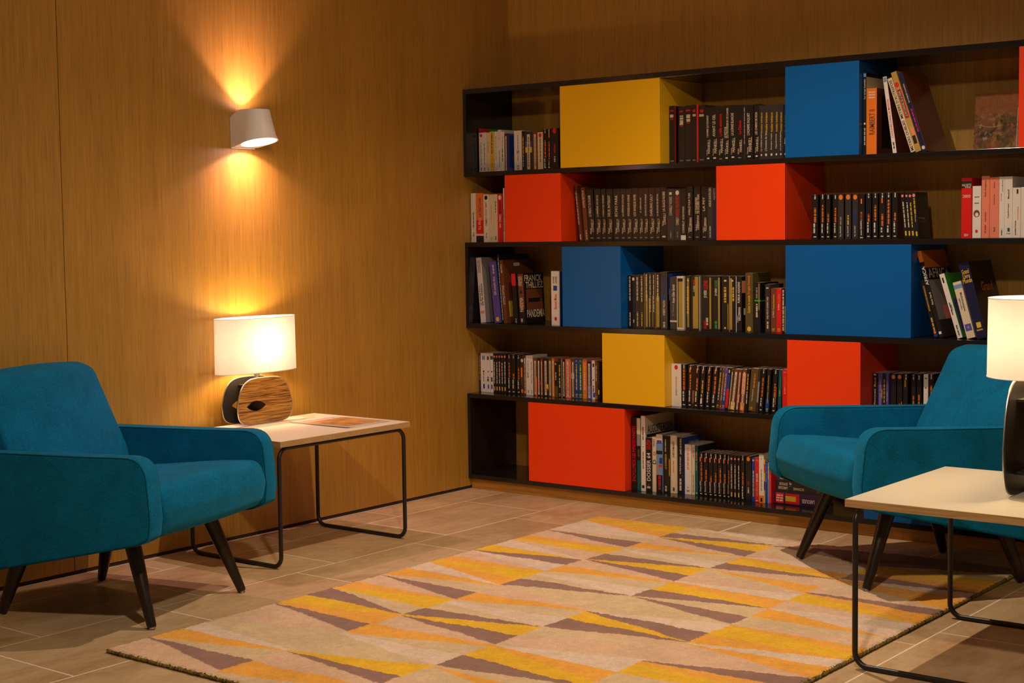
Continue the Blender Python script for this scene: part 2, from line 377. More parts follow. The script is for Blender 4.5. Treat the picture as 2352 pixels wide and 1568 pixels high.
        (0.949, 0.025, 0.215, 0, 'k', 'Tc.42,.47,.88,.38:LA BLONDE EN BÉTON;Tc.66,.17,.42,.4:CONNELLY;Tc.36,.14,.25,.22:Michael;Ba.28,.72,.05,.07'),
        (0.975, 0.031, 0.216, 0, 'k', 'Tc.5,.55,.92,.38:LA GLACE NOIRE;Tc.62,.3,.52,.38:CONNELLY;Tc.34,.28,.37,.2:Michael;Bc.25,.75,.06,.09'),
        (1.007, 0.033, 0.21, 0, 'e', 'Tc.5,.7,.84,.36:VOLTE-FACE;Tc.5,.48,.69,.36:CONNELLY;Bc.3,.65,.88,.93;Da.5,.05,.18,.2'),
        (1.041, 0.028, 0.209, 0, 'e', 'Tr.5,.46,.85,.5:DANS LA VILLE EN FEU;Tc.5,.3,.45,.46:CONNELLY;Oc.5,.92,.3;Da.5,.06,.16,.2'),
        (1.07, 0.026, 0.21, 0, 'k', 'Tc.5,.4,.65,.34:LES NEUF DRAGONS;Tc.5,.14,.38,.4:CONNELLY;Bw.05,.95,.01,.1'),
        (1.098, 0.029, 0.216, 0, 'k', 'Tc.42,.47,.88,.38:HABILLÉ POUR TUER;Tc.66,.17,.42,.4:KELLERMAN;Tc.36,.14,.25,.22:Jonathan;Ba.28,.72,.05,.07'),
        (1.133, 0.03, 0.215, 0, 'k', 'Tc.68,.5,.86,.34:DE HOLMBY PARK;Tc.34,.5,.8,.34:LE VAGABOND;Tc.62,.2,.46,.34:LIEBERMAN;Tc.34,.18,.3,.2:Herbert;Ba.3,.7,.05,.07'),
        (1.167, 0.028, 0.214, 0, 'k', 'Tc.42,.47,.88,.38:LA PSY;Tc.66,.17,.42,.4:KELLERMAN;Tc.36,.14,.25,.22:Jonathan;Ba.28,.72,.05,.07'),
        (1.196, 0.023, 0.213, -0.06, 'e', 'Tc.5,.62,.98,.4:ADELIE GOUTA 2003;Dc.5,.05,.25,.24'),
        (1.2194, 0.0156, 0.212, 0, 'h', 'Ta.5,.76,.97,.6:NAVETTE'),
    ]),
    '2R': (1.101, -0.25, [
        (1.653, 0.025, 0.169, 0, 'k', 'Do.55,0.38,0.7,.36;Dw.42,0.14,0.35,.3;Bw.3,.75,.045,.065;Dw.55,.9,.99,.24'),
        (1.689, 0.017, 0.168, 0, 'k', 'Do.55,0.38,0.78,.36;Dw.42,0.14,0.35,.3;Bw.3,.75,.045,.065;Dw.55,.9,.99,.24;'),
        (1.712, 0.017, 0.168, 0, 'k', 'Do.55,0.38,0.58,.36;Dw.42,0.14,0.35,.3;Bw.3,.75,.045,.065;Dw.55,.9,.99,.24'),
        (1.741, 0.018, 0.168, 0, 'k', 'Do.55,0.38,0.7,.36;Dw.42,0.14,0.35,.3;Bw.3,.75,.045,.065;Dw.55,.9,.99,.24'),
        (1.761, 0.023, 0.168, 0, 'e', 'Oo.5,.93,.36;Tw.5,.06,.3,.3:R.J. ELLORY;Da.5,.32,.5,.3'),
        (1.791, 0.023, 0.168, 0, 'e', 'Oo.5,.93,.36;Tw.5,.06,.3,.3:R.J. ELLORY;Dy.5,.32,.52,.3'),
        (1.82, 0.022, 0.167, 0, 'e', 'Oo.5,.93,.36;Tw.5,.06,.3,.3:R.J. ELLORY;Db.5,.32,.62,.3'),
        (1.844, 0.024, 0.167, 0, 'k', 'To.5,.4,.6,.3:LE CLUB;Tw.5,.08,.4,.34:Jonathan KELLERMAN;Bo.4,.6,.78,.89;Bw.3,.75,.02,.04'),
        (1.874, 0.02, 0.168, 0, 'k', 'Do.55,0.38,0.55,.36;Dw.42,0.14,0.35,.3;Bw.3,.75,.045,.065;Dw.55,.9,.99,.24'),
        (1.9, 0.021, 0.168, 0, 'k', 'Do.55,0.4,0.73,.36;Dw.42,0.14,0.37,.3;Bw.3,.75,.045,.065;Dw.55,.9,.99,.24'),
        (1.927, 0.022, 0.168, 0, 'k', 'Do.55,0.28,0.53,.36;Dw.42,0.14,0.25,.3;Bw.3,.75,.045,.065;Dw.55,.9,.99,.24;Bo.4,.6,.78,.89'),
        (1.952, 0.021, 0.168, 0, 'k', 'Do.55,0.32,0.85,.36;Dw.42,0.14,0.29000000000000004,.3;Bw.3,.75,.045,.065;Dw.55,.9,.99,.24'),
        (1.978, 0.02, 0.168, 0, 'k', 'Do.55,0.4,0.55,.36;Dw.42,0.14,0.37,.3;Bw.3,.75,.045,.065;Dw.55,.9,.99,.24;Fn'),
        (2.026, 0.0139, 0.1689, -5.8, 'k', 'Os.5,.92,.32;Dc.5,.24,.78,.36;By.3,.72,.06,.16'),
        (2.0404, 0.012, 0.1687, -5.1, 'k', 'Os.5,.92,.32;Dw.5,.24,.78,.36;By.3,.72,.06,.16'),
        (2.0528, 0.0139, 0.1679, -5.03, 'k', 'Os.5,.92,.32;Dy.5,.24,.78,.36;By.3,.72,.06,.16'),
        (2.0672, 0.0139, 0.1677, -4.96, 'k', 'Os.5,.93,.4;Tc.5,.36,.52,.4:Fred Vargas;Dy.5,.53,.86,.4;By.3,.7,.05,.15;Fe;Rc.1,.6,.4,.46:Fred Vargas;Ra.1,.7,.34,.38:DEBOUT LES MORTS'),
    ]),
    '2E': (1.101, -0.25, [
        (2.24, 0.037, 0.213, 0, 'r', 'Bk0,1,.83,.95;Tc.5,.86,.9,.9u:HACHETTE;Tc.6,.83,.86,.6u:VINS;Tc.5,.67,.72,.75u:2003;Tw.5,.03,.07,.4u:EDV;Fr'),
        (2.28, 0.031, 0.183, 0, 'w', 'Dk.5,.78,.8,.5;Dk.5,.66,.68,.5;On.5,.47,.36;Ow.52,.45,.2;Or.5,.13,.16'),
        (2.313, 0.028, 0.217, 0, 's', "Tn.5,.67,.93,.3:Etats d'urgence;Tn.5,.26,.42,.2:André Brink;Dr.5,.08,.2,.2"),
        (2.342, 0.034, 0.212, -0.06, 's', 'Tn.5,.55,.72,.16:Jean-Frédéric Vray;Tn.5,.8,.94,.2:Shuky;Tn.5,.1,.18,.2:Stock;Bo0,.06,0,1'),
        (2.3764, 0.0186, 0.213, -0.05, 'w', 'Tr.35,.6,.73,.24:La route;Tk.65,.75,.95,.24:Cormac McCarthy;Dk.5,.04,.14,.2'),
        (2.3954, 0.0276, 0.213, -0.07, 'w', 'Tk.5,.32,.56,.24:Un paradis trompeur;Tk.5,.62,.8,.22:Mankell;Bt.4,.7,.1,.16;Tk.5,.06,.08,.5u:Seuil'),
        (2.4234, 0.0286, 0.173, 0, 'w', 'Tk.4,.05,.34,.26:Jonathan Franzen;Ts.65,.36,.62,.2:Les corrections;Bk.5,.7,.88,.97'),
        (2.453, 0.035, 0.174, 0, 'w', 'Tk.5,.03,.2,.2:Andreu;Da.5,.6,.8,.2'),
    ]),
    '3L': (0.743, -0.278, [
        (0.043, 0.0288, 0.2897, -4.64, 'w', 'Tn.65,.76,.95,.26:CONRAN;Tn.3,.76,.95,.26:TERENCE;Tk.65,.26,.6,.42:de la maison;Tk.3,.26,.58,.42:le grand livre;Bs.2,.9,.14,.18;Fa;Rk.3,.6,.86,.95:le;Rk.3,.75,.74,.86:de;Qr.3,.95,.68,.72;Qv.3,.9,.1,.62'),
        (0.122, 0.0378, 0.2734, -5.9, 'p', 'Tc.5,.45,.75,.36:200 conseils déco;Dc.55,.8,.94,.24;Oy.5,.06,.24;Fb'),
        (0.166, 0.009, 0.3051, -4.9, 'k', 'Dc.5,.05,.95,.5;Fk'),
        (0.176, 0.0179, 0.2789, -4.7, 'n', 'Tc.5,.3,.6,.7:LE STYLE COTTAGE;Dc.4,.8,.93,.4;Fn;Qy.1,.9,.1,.35;Qg.2,.7,.05,.2;Qc.35,.55,.9,.95'),
        (0.232, 0.023, 0.2194, -3.7, 'k', 'Br0,1,.76,1;Dw.5,.02,.12,.2'),
        (0.263, 0.032, 0.2213, -3.1, 'k', 'Bn.1,1,.3,.98;Tc.6,.74,.94,.34:THILLIEZ;Tc.28,.76,.94,.34:FRANCK;Tc.5,.24,.52,.6:PANDEMIA;Ok.5,.63,.2;Dc.4,.04,.12,.3;Fk;Qn.1,.9,.25,.68;Qk.2,.8,.42,.5;Rc.06,.9,.83,.96:FRANCK;Rc.1,.96,.7,.82:THILLIEZ;Rc.1,.98,.12,.27:PANDEMIA'),
        (0.436, 0.045, 0.232, 0, 'w', 'Tk.3,.77,.9,.2:UN PUTAIN;Tk.6,.77,.9,.2:D HISTOIRE;Bb.25,.7,.64,.73;Tr.5,.3,.58,.34:Bernard Minier;Or.5,.12,.16;Fb'),
    ]),
    '3M': (0.743, -0.282, [
        (0.8325, 0.022, 0.217, -0.03, 'k', 'Dc.5,.52,.97,.3;Dc.5,.04,.3,.26'),
        (0.855, 0.012, 0.217, 0, 'k', 'Oc.5,.93,.5;Bw.4,.7,.1,.16'),
        (0.869, 0.022, 0.218, 0, 'k', 'Dc.5,.52,.97,.3;Dc.5,.04,.3,.26'),
        (0.892, 0.019, 0.218, 0, 'k', 'Dy.5,.04,.3,.26;Dc.5,.5,.97,.3'),
        (0.913, 0.02, 0.227, 0, 'k', 'Bj.4,.85,.03,.62;Bj.5,.75,.62,.98;Dc.55,.5,.97,.3;Bj.02,.12,0,1'),
        (0.934, 0.017, 0.227, 0, 'k', 'Bj.1,.45,.03,.55;Dc.5,.3,.97,.3'),
        (0.952, 0.015, 0.227, 0, 'k', 'Dc.5,.3,.97,.3;Bj.1,.3,.03,.6'),
        (0.968, 0.023, 0.227, 0, 'k', 'Bj.2,.8,.03,.58;Dc.5,.5,.97,.3;Bj.02,.1,0,1'),
        (0.993, 0.032, 0.232, 0, 'e', 'Tc.5,.24,.5,.34:ROBERT WILSON;Tb.5,.6,.9,.34:Meurtres à Séville;Bb.1,.9,.53,.57;Dc.5,.03,.12,.3;Fk;Qb.05,.9,.6,.97;Ql.1,.4,.5,.7'),
        (1.038, 0.032, 0.212, -0.06, 'e', "Ta.5,.26,.48,.3:S.J. Watson;Tw.5,.5,.86,.42:Avant d'aller dormir;Bc0,1,.14,.17"),
        (1.0704, 0.0316, 0.215, 0, 'c', 'Bj.12,.88,.04,.96;Bk.1,.9,.9,.96;Bk.12,.25,.04,.9'),
        (1.11, 0.024, 0.217, 0, 'k', 'Bj.4,.7,.05,.96;Bc.4,.7,.9,.93;Dy.5,.3,.8,.4'),
        (1.137, 0.035, 0.218, 0, 'k', 'Bj.25,.95,.03,.62;Bj.5,.95,.62,.98;Tc.45,.7,.82,.3:JO NESBO;Dr.45,.84,.92,.3'),
        (1.173, 0.006, 0.216, 0, 'a', ''),
        (1.184, 0.053, 0.217, 0, 'k', 'Tw.4,.6,.74,.34:JO NESBO;Tr.4,.76,.92,.34:LE LEOPARD;Bj.72,.86,.03,.97;Tr.35,.03,.18,.24:GALLIMARD;Dc.5,.1,.24,.2'),
        (1.238, 0.033, 0.217, 0, 'k', 'Tw.45,.64,.78,.36:JO NESBO;Tg.45,.8,.92,.36:RUE SANS;Bj.72,.96,.03,.97;Dg.4,.04,.18,.3'),
        (1.278, 0.031, 0.217, 0, 'k', 'Bc.35,.7,.9,.93;Dy.5,.52,.8,.36;Bc.35,.6,.04,.07;Bj.85,.95,.03,.5'),
        (1.312, 0.026, 0.217, 0, 'k', 'Bj.15,.5,.03,.96;Bc.4,.7,.9,.93;Dy.7,.55,.8,.3;Bw0,.06,0,1'),
        (1.342, 0.026, 0.216, 0, 'k', 'Tw.5,.52,.9,.4:FUREUR ASSASSINE;Tw.6,.2,.44,.4:KELLERMAN;Tw.3,.15,.3,.22:Jonathan;Bw0,.1,0,1;Fk;Qs0,.9,.7,.92;Qc.1,.6,.3,.42'),
        (1.384, 0.033, 0.23, 0, 'v', 'Ty.5,.32,.62,.42:Quitter le monde;To.5,.64,.96,.4:Douglas Kennedy;Oy.5,.05,.26'),
        (1.424, 0.026, 0.193, 0, 'k', 'Bg0,1,.62,.65;Bj.7,.85,.45,.98;Dc.4,.3,.56,.3;Da.4,.68,.9,.3;Fk;Qg0,.6,.62,.64'),
        (1.471, 0.021, 0.187, 0, 'e', 'Tc.5,.28,.74,.36:PARS VITE ET REVIENS TARD;Dc.5,.08,.22,.36;Bw.2,.7,.91,.93'),
        (1.496, 0.022, 0.171, 0, 'n', "Tc.5,.34,.5,.4:Jo Nesbo;Ty.5,.52,.86,.4:L'homme chauve-souris;Ty.5,.04,.1,.6:10"),
        (1.519, 0.022, 0.17, 0, 'r', 'Tc.5,.52,.66,.4:Jo Nesbo;To.5,.68,.88,.4:Les cafards;Ty.5,.04,.1,.6:10'),
        (1.542, 0.017, 0.172, 0, 'k', 'Dc.4,.05,.95,.4;Bj.8,.95,.02,.6'),
    ]),
    '3R': (0.743, -0.272, [
        (2.151, 0.0155, 0.2122, -15.0, 'k', 'Ty.5,.46,.9,.4d:DICTIONNAIRE ENCYCLOPEDIQUE;Dy.5,.12,.34,.4;Oo.5,.09,.3;Bb.05,.95,.02,.06'),
        (2.17, 0.0163, 0.323, -15.6, 'k', 'Tw.5,.58,.84,.72:AFRICA;Tc.5,.38,.52,.42:René Gardi;Bo0,1,.87,1;Bw.2,.8,.04,.07;Fa;Qo0,1,.8,1;Qk0,1,.66,.8;Qe0,1,0,.2;Qs.3,.9,.2,.36;Rc.05,.95,.68,.79:AFRICA'),
        (2.238, 0.0191, 0.2385, -17.1, 'w', 'Tn.6,.4,.54,.34:VINS;Dk.4,.36,.56,.24;Bk.3,.6,.86,.94;Dk.5,.04,.2,.24;Fg;Qp.1,.9,.1,.6'),
        (2.273, 0.0308, 0.2065, -15.4, 'c', 'Tt.6,.46,.82,.34d:Mathématiques;Tt.3,.42,.8,.2d:algèbre, analyse;Bl0,1,.88,.95;Bp.12,.88,.13,.25;Ol.5,.19,.14;Fc'),
        (2.309, 0.0367, 0.2763, -14.9, 'h', 'Ty.5,.85,.91,.7u:Grand;Ty.5,.79,.85,.7u:Livre;Ty.5,.73,.79,.9u:Monde;By.3,.75,.14,.21;Dy.5,.1,.12,.6;Fk;Ro.3,.8,.6,.72:Grand'),
    ]),
    '4L': (0.43, -0.25, [
        (0.007, 0.007, 0.173, 0, 'k', 'Dc.5,.3,.95,.4'),
        (0.015, 0.034, 0.175, 0, 'w', 'Bl.25,.75,.83,.93;Bb.4,.66,.09,.21;Ok.5,.53,.12;Dn.5,.28,.48,.14'),
        (0.05, 0.017, 0.175, 0, 'w', 'Bn.1,.8,.83,.92;Bb.3,.7,.09,.2;Or.5,.53,.2;Dk.4,.28,.4,.6;Bw0,.1,0,1'),
        (0.07, 0.017, 0.176, 0, 'w', 'Bt.1,1,.84,.93;Bb.3,.7,.09,.2;Ok.5,.53,.2;Dk.5,.28,.4,.6'),
        (0.088, 0.013, 0.176, -0.07, 'k', 'Os.5,.92,.32;Dw.5,.24,.78,.36;By.3,.72,.06,.16'),
        (0.1014, 0.0136, 0.176, 0, 'k', 'Os.5,.92,.32;Dw.5,.24,.78,.36;By.3,.72,.06,.16'),
        (0.116, 0.014, 0.177, 0, 'k', 'Os.5,.92,.32;Dw.5,.24,.78,.36;By.3,.72,.06,.16'),
        (0.131, 0.014, 0.177, 0, 'k', 'Os.5,.92,.32;Dw.5,.24,.78,.36;By.3,.72,.06,.16'),
        (0.146, 0.016, 0.178, 0, 'k', 'Os.5,.92,.32;Dw.5,.24,.78,.36;By.3,.72,.06,.16'),
        (0.168, 0.019, 0.176, 0, 'k', 'Do.55,0.42,0.8,.36;Dw.42,0.14,0.39,.3;Bw.3,.75,.045,.065;Dw.55,.9,.99,.24'),
        (0.19, 0.023, 0.176, 0, 'k', 'Do.55,0.38,0.52,.36;Dw.42,0.14,0.35,.3;Bw.3,.75,.045,.065;Dw.55,.9,.99,.24'),
        (0.22, 0.02, 0.175, 0, 'k', 'Do.55,0.38,0.68,.36;Dw.42,0.14,0.35,.3;Bw.3,.75,.045,.065;Dw.55,.9,.99,.24'),
        (0.242, 0.017, 0.171, -0.07, 'e', 'Bo.1,.6,.3,.7;Bv.1,.6,.25,.45;Oc.5,.88,.4;Bo.2,.8,.05,.14'),
        (0.2594, 0.0116, 0.17, 0, 'n', 'Bc.3,.8,.04,.95;Dk.5,.1,.8,.3'),
        (0.272, 0.024, 0.174, 0, 'w', 'Tk.45,.44,.58,.3:MAIGRET;Da.5,.6,.86,.2;Da.5,.06,.14,.3'),
        (0.297, 0.011, 0.175, 0, 'w', 'Dn.5,.3,.86,.3;Da.5,.05,.12,.4'),
        (0.313, 0.02, 0.164, -0.07, 'n', 'Bc.3,.68,.03,.93;Dk.49,.1,.85,.14;Bo.6,1,0,.5'),
        (0.3334, 0.0176, 0.165, 0, 'k', 'Bw.3,.68,.03,.93;Dk.49,.1,.85,.14;Br.6,1,.28,.38'),
        (0.352, 0.012, 0.163, 0, 'n', 'Bc.3,.68,.03,.93;Dk.49,.1,.85,.14'),
        (0.366, 0.028, 0.166, -0.07, 'k', 'Bc.3,.68,.03,.93;Dk.49,.1,.85,.14;By.6,1,.2,.32;Br.6,1,.16,.2;Fn'),
        (0.3944, 0.0186, 0.167, 0, 'v', 'Bc.3,.68,.03,.93;Dk.49,.1,.85,.14'),
        (0.414, 0.012, 0.168, -0.08, 'o', 'Bc.3,.68,.03,.93;Dk.49,.1,.85,.14'),
        (0.4264, 0.0196, 0.155, 0, 'k', 'Dc.4,.48,.7,.3;Dc.4,.9,.95,.4;Bv0,1,0,.3'),
        (0.447, 0.016, 0.167, -0.07, 'k', 'Dy.5,.55,.85,.4;Dc.5,.25,.5,.4;Ty.5,.03,.1,.6:10'),
        (0.4634, 0.0056, 0.168, 0, 'a', 'Dn.5,.1,.9,.5'),
        (0.47, 0.015, 0.166, 0, 'k', 'Bc.3,.68,.03,.93;Dk.49,.1,.85,.14'),
        (0.486, 0.026, 0.167, 0, 's', 'Dr.2,.05,.95,.2;Dr.8,.05,.95,.2;Bc.3,.68,.03,.93;Dk.49,.1,.85,.14'),
        (0.518, 0.016, 0.167, 0, 'v', 'Bc.3,.68,.03,.93;Dk.49,.1,.85,.14;Bc.1,.9,.5,.65'),
        (0.536, 0.018, 0.169, 0, 'b', 'Dc.5,.22,0.53,.34;Dy.5,0.55,.86,.34;Ty.5,.03,.12,.6:10;Da.5,.93,.98,.5'),
        (0.555, 0.022, 0.169, -0.07, 't', 'Dc.5,.22,0.6799999999999999,.34;Dy.5,0.7,.86,.34;Ty.5,.03,.12,.6:10;Da.5,.93,.98,.5'),
        (0.5774, 0.0206, 0.17, 0, 'o', 'Dc.5,.22,0.6799999999999999,.34;Dy.5,0.7,.86,.34;Ty.5,.03,.12,.6:10;Da.5,.93,.98,.5'),
        (0.599, 0.025, 0.164, 0, 'p', 'Bk.1,.9,.35,.98;Bc.3,.68,.03,.93;Dk.49,.1,.85,.14'),
        (0.625, 0.015, 0.167, 0, 'w', 'Bk.3,.8,.83,.92;Bb.4,1,.06,.18;Ok.5,.5,.2;Dk.5,.2,.35,.4'),
        (0.641, 0.013, 0.166, 0, 'n', 'Dc.5,.48,.86,.36;Ty.5,.03,.1,.6:10'),
        (0.655, 0.011, 0.164, 0, 'k', 'Dn.4,.4,.95,.4;By.2,.8,.14,.26'),
    ]),
    '4M': (0.43, -0.28, [
        (1.0415, 0.045, 0.173, 0, 'w', 'Or.5,.92,.18;Tk.5,.26,.42,.14:KEN FOLLETT;Tr.5,.44,.7,.12:LES PILIERS DE LA TERRE;Fw'),
        (1.088, 0.023, 0.173, 0, 'k', 'Do.55,0.4,0.88,.36;Dw.42,0.14,0.37,.3;Bw.3,.75,.045,.065;Dw.55,.9,.99,.24'),
        (1.116, 0.021, 0.1701, 1.7, 'k', 'Do.55,0.42,0.8,.36;Dw.42,0.14,0.39,.3;Bw.3,.75,.045,.065;Dw.55,.9,.99,.24;Bo.3,.55,.83,.93;Fn;Qs0,.3,.1,.4'),
        (1.145, 0.02, 0.1693, 3.4, 'k', 'Do.55,0.42,0.7,.36;Dw.42,0.14,0.39,.3;Bw.3,.75,.045,.065;Dw.55,.9,.99,.24;Bo.3,.55,.83,.93'),
        (1.171, 0.019, 0.1684, 3.7, 'k', 'Dy.55,0.36,0.66,.36;Dw.42,0.14,0.32999999999999996,.3;Bw.3,.75,.045,.065;Dw.55,.9,.99,.24;Bo.3,.55,.83,.93;Bw.2,.6,.1,.22'),
        (1.199, 0.019, 0.1684, 4.1, 'k', 'Do.55,0.42,0.78,.36;Dw.42,0.14,0.39,.3;Bw.3,.75,.045,.065;Dw.55,.9,.99,.24;Bo.3,.55,.83,.93'),
        (1.224, 0.0219, 0.1687, 5.1, 'k', 'Do.55,0.36,0.76,.36;Dw.42,0.14,0.32999999999999996,.3;Bw.3,.75,.045,.065;Dw.55,.9,.99,.24;Bo.3,.55,.83,.93'),
        (1.248, 0.0139, 0.1691, 6.5, 'e', 'Dc.5,.22,0.5,.34;Dy.5,0.52,.86,.34;Ty.5,.03,.12,.6:10;Da.5,.93,.98,.5'),
        (1.263, 0.0099, 0.1689, 6.36, 'n', 'Dc.5,.22,0.48,.34;Dy.5,0.5,.86,.34;Ty.5,.03,.12,.6:10;Da.5,.93,.98,.5'),
        (1.274, 0.0129, 0.1689, 6.21, 'p', 'Dc.5,.22,0.5,.34;Dy.5,0.52,.86,.34;Ty.5,.03,.12,.6:10;Da.5,.93,.98,.5;Bb0,1,.12,.35'),
        (1.288, 0.0129, 0.1679, 6.06, 'k', 'Bb.1,1,.4,.85;Br.1,1,.05,.5;Dc.5,.88,.95,.5'),
        (1.303, 0.0089, 0.164, 6.3, 'v', 'Bc.3,.68,.03,.93;Dk.49,.1,.85,.14'),
        (1.3124, 0.0198, 0.1643, 7.3, 'n', 'By.05,.95,.01,.2;Bw.3,.68,.03,.93;Dk.49,.1,.85,.14'),
        (1.337, 0.013, 0.1636, 5.88, 'n', 'Bs.6,1,.2,.4;Bc.3,.68,.03,.93;Dk.49,.1,.85,.14'),
        (1.356, 0.0189, 0.1646, 4.9, 'n', 'Bs.1,.9,.4,.9;Bo0,1,0,.2;Bc.3,.68,.03,.93;Dk.49,.1,.85,.14'),
        (1.378, 0.012, 0.1674, 4.1, 'k', 'Dy.5,.5,.88,.4;Dc.5,.18,.46,.4'),
        (1.394, 0.0319, 0.1697, 5.1, 'v', 'Do.55,.55,.88,.24;Tc.45,.24,.52,.24:Tonino Benacquista;Ty.4,.04,.1,.4:10'),
        (1.427, 0.009, 0.1706, 4.97, 'e', 'Ba.1,.95,.22,.7'),
        (1.44, 0.0169, 0.1707, 5.0, 'k', 'Do.55,0.36,0.8,.36;Dw.42,0.14,0.32999999999999996,.3;Bw.3,.75,.045,.065;Dw.55,.9,.99,.24'),
        (1.469, 0.015, 0.1704, 3.7, 'k', 'Ty.5,.5,.86,.38:La Belle de Fontenay;Tc.5,.22,.48,.38:Jean-Bernard Pouy;Bb0,1,.06,.3;Ty.5,.03,.1,.6:10'),
        (1.496, 0.017, 0.1704, 3.7, 'k', 'Do.55,0.36,0.68,.36;Dw.42,0.14,0.32999999999999996,.3;Bw.3,.75,.045,.065;Dw.55,.9,.99,.24;Bo.85,.95,.2,.6'),
        (1.523, 0.014, 0.1701, 2.0, 't', 'Tc.5,.4,.54,.4:Jo Nesbo;Tg.5,.56,.85,.36:Chasseurs de têtes;Ty.5,.03,.1,.6:10'),
        (1.544, 0.022, 0.173, 0, 'r', 'Tc.5,.45,.6,.34:Jo Nesbo;To.5,.62,.84,.34:Rouge-Gorge;Da.5,.92,.95,.5'),
    ]),
    '4R': (0.43, -0.23, [
        (1.894, 0.02, 0.172, 0, 'k', 'Tc.5,.3,.65,.36:Thierry Jonquet;Ty.5,.7,.9,.36:Moloch;Dc.5,.94,.98,.5'),
        (1.916, 0.017, 0.172, 0, 'p', 'Tc.5,.22,.58,.4:Thierry Jonquet;Ty.5,.6,.88,.36:Les orpailleurs;By.85,1,.45,.65'),
        (1.935, 0.011, 0.172, 0, 'k', 'Tc.5,.05,.34,.4:Jonquet;Dy.5,.36,.86,.4'),
        (1.947, 0.011, 0.173, 0, 'p', 'Tc.5,.32,.66,.4:Thierry Jonquet;Ty.5,.7,.85,.4:Mygale'),
        (1.967, 0.02, 0.172, 0, 'k', 'Oo.5,.93,.34;Dy.55,.12,.3,.3;Dw.55,.02,.1,.3'),
        (1.991, 0.02, 0.173, 0, 'k', 'Oo.5,.93,.34;Bm.35,.7,.12,.36;Dw.5,.02,.1,.3;By.85,.95,.2,.4'),
        (2.015, 0.018, 0.174, 0, 'k', 'Bo.3,.6,.72,.87;Dw.6,.88,.98,.3;Do.55,.02,.12,.3'),
        (2.047, 0.016, 0.175, 0, 'k', 'Dw.5,.88,.98,.24;Do.5,.12,.54,.34'),
        (2.068, 0.017, 0.176, 0, 'k', 'Dw.5,.88,.98,.24;Do.5,.25,.56,.34'),
        (2.094, 0.017, 0.176, 0, 'w', 'Dk.5,.9,.93,.5;Dk.5,.7,.73,.4'),
        (2.113, 0.019, 0.177, 0, 'k', 'Do.55,0.5,0.78,.36;Dw.42,0.14,0.47,.3;Bw.3,.75,.045,.065;Dw.55,.9,.99,.24'),
    ]),
    '5M': (0.067, -0.286, [
        (0.846, 0.026, 0.306, -0.04, 'k', 'Tr.55,.13,.88,.62:ENCYCLOPEDIE DES IMPRESSIONNISTES;Fk'),
        (0.8724, 0.0176, 0.303, -0.04, 't', 'Bc0,1,.78,1;Bk0,1,.42,.62;Bv.2,.7,.47,.57;Ba0,1,.62,.78'),
        (0.8904, 0.0206, 0.314, -0.05, 'w', 'Dn.5,.68,.86,.3;Ok.5,.59,.08;Dn.5,.3,.52,.24;Bk.2,.75,.04,.08;Fc;Rk.08,.95,.76,.87:AUGUSTE RODIN;Qk.05,.95,.69,.75;Qc.05,.98,.3,.69'),
        (0.9114, 0.0276, 0.224, -0.05, 'k', 'Tw.5,.2,.72,.66:DOSSIER 64;Tr.68,.78,.96,.4:ADLER;Tr.34,.78,.96,.4:OLSEN;Dw.5,.06,.1,.6;Or.5,.13,.1'),
        (0.9394, 0.0176, 0.228, -0.05, 'c', 'Tn.5,.82,.97,.5:TRUST;Or.6,.7,.36;Oc.6,.7,.22;Tk.6,.5,.6,.9:D'),
        (0.9574, 0.0296, 0.24, -0.05, 'l', 'Bc0,1,.86,1;Bp.1,.9,.84,.9;Bk0,1,.66,.72;Bb.5,1,.5,.6;Br.3,1,.44,.48;Bk0,1,0,.3;Ob.5,.1,.14;Dr.5,.05,.28,.4;Ba0,.4,.3,.5'),
        (0.9874, 0.0306, 0.236, -0.05, 'k', 'Ty.4,.42,.68,.28:LA CONFESSION;Tc.4,.72,.94,.28:JOHN GRISHAM;Dc.4,.03,.12,.3;By.9,1,.3,.6'),
        (1.0184, 0.03, 0.239, -0.05, 'c', 'Tk.5,.62,.9,.3:LA NUIT DE MALADETA;Ds.5,.36,.56,.2;Dk.5,.04,.1,.3'),
        (1.0488, 0.0276, 0.232, 0, 'k', 'Tw.6,.7,.98,.34:JAMES LEE BURKE;Tw.5,.36,.66,.34:La Nuit la plus longue;Dw.5,.06,.27,.34;Fb;Rc.3,.8,.86,.93:James Lee'),
        (1.08, 0.03, 0.205, 0, 'w', 'Ds.5,.5,.88,.24;Or.5,.92,.07;Or.5,.14,.07;Dk.5,.06,.09,.4;Fw'),
        (1.112, 0.013, 0.205, -0.06, 'c', 'Dr.5,.75,.95,.3;Dk.5,.05,.4,.2'),
        (1.1254, 0.0146, 0.202, 0, 't', 'Do.5,.7,.9,.4;Tc.5,.5,.67,.4:Boyd Morrison;Bc.4,.7,.03,.06;Fk'),
        (1.145, 0.018, 0.177, 0, 'k', 'Do.62,.34,0.76,.34;Tw.36,.1,.34,.36:Donna LEON;Bo.22,.5,.79,.89;Dw.66,.88,.98,.24;Bw.3,.75,.04,.06'),
        (1.167, 0.018, 0.177, 0, 'k', 'Do.62,.34,0.62,.34;Tw.36,.1,.34,.36:Donna LEON;Bo.22,.5,.79,.89;Dw.66,.88,.98,.24;Bw.3,.75,.04,.06'),
        (1.19, 0.018, 0.177, 0, 'k', 'Do.62,.34,0.48,.34;Tw.36,.1,.34,.36:Donna LEON;Bo.22,.5,.79,.89;Dw.66,.88,.98,.24;Bw.3,.75,.04,.06'),
        (1.212, 0.017, 0.178, 0, 'k', 'Do.62,.34,0.55,.34;Tw.36,.1,.34,.36:Donna LEON;Bo.22,.5,.79,.89;Dw.66,.88,.98,.24;Bw.3,.75,.04,.06'),
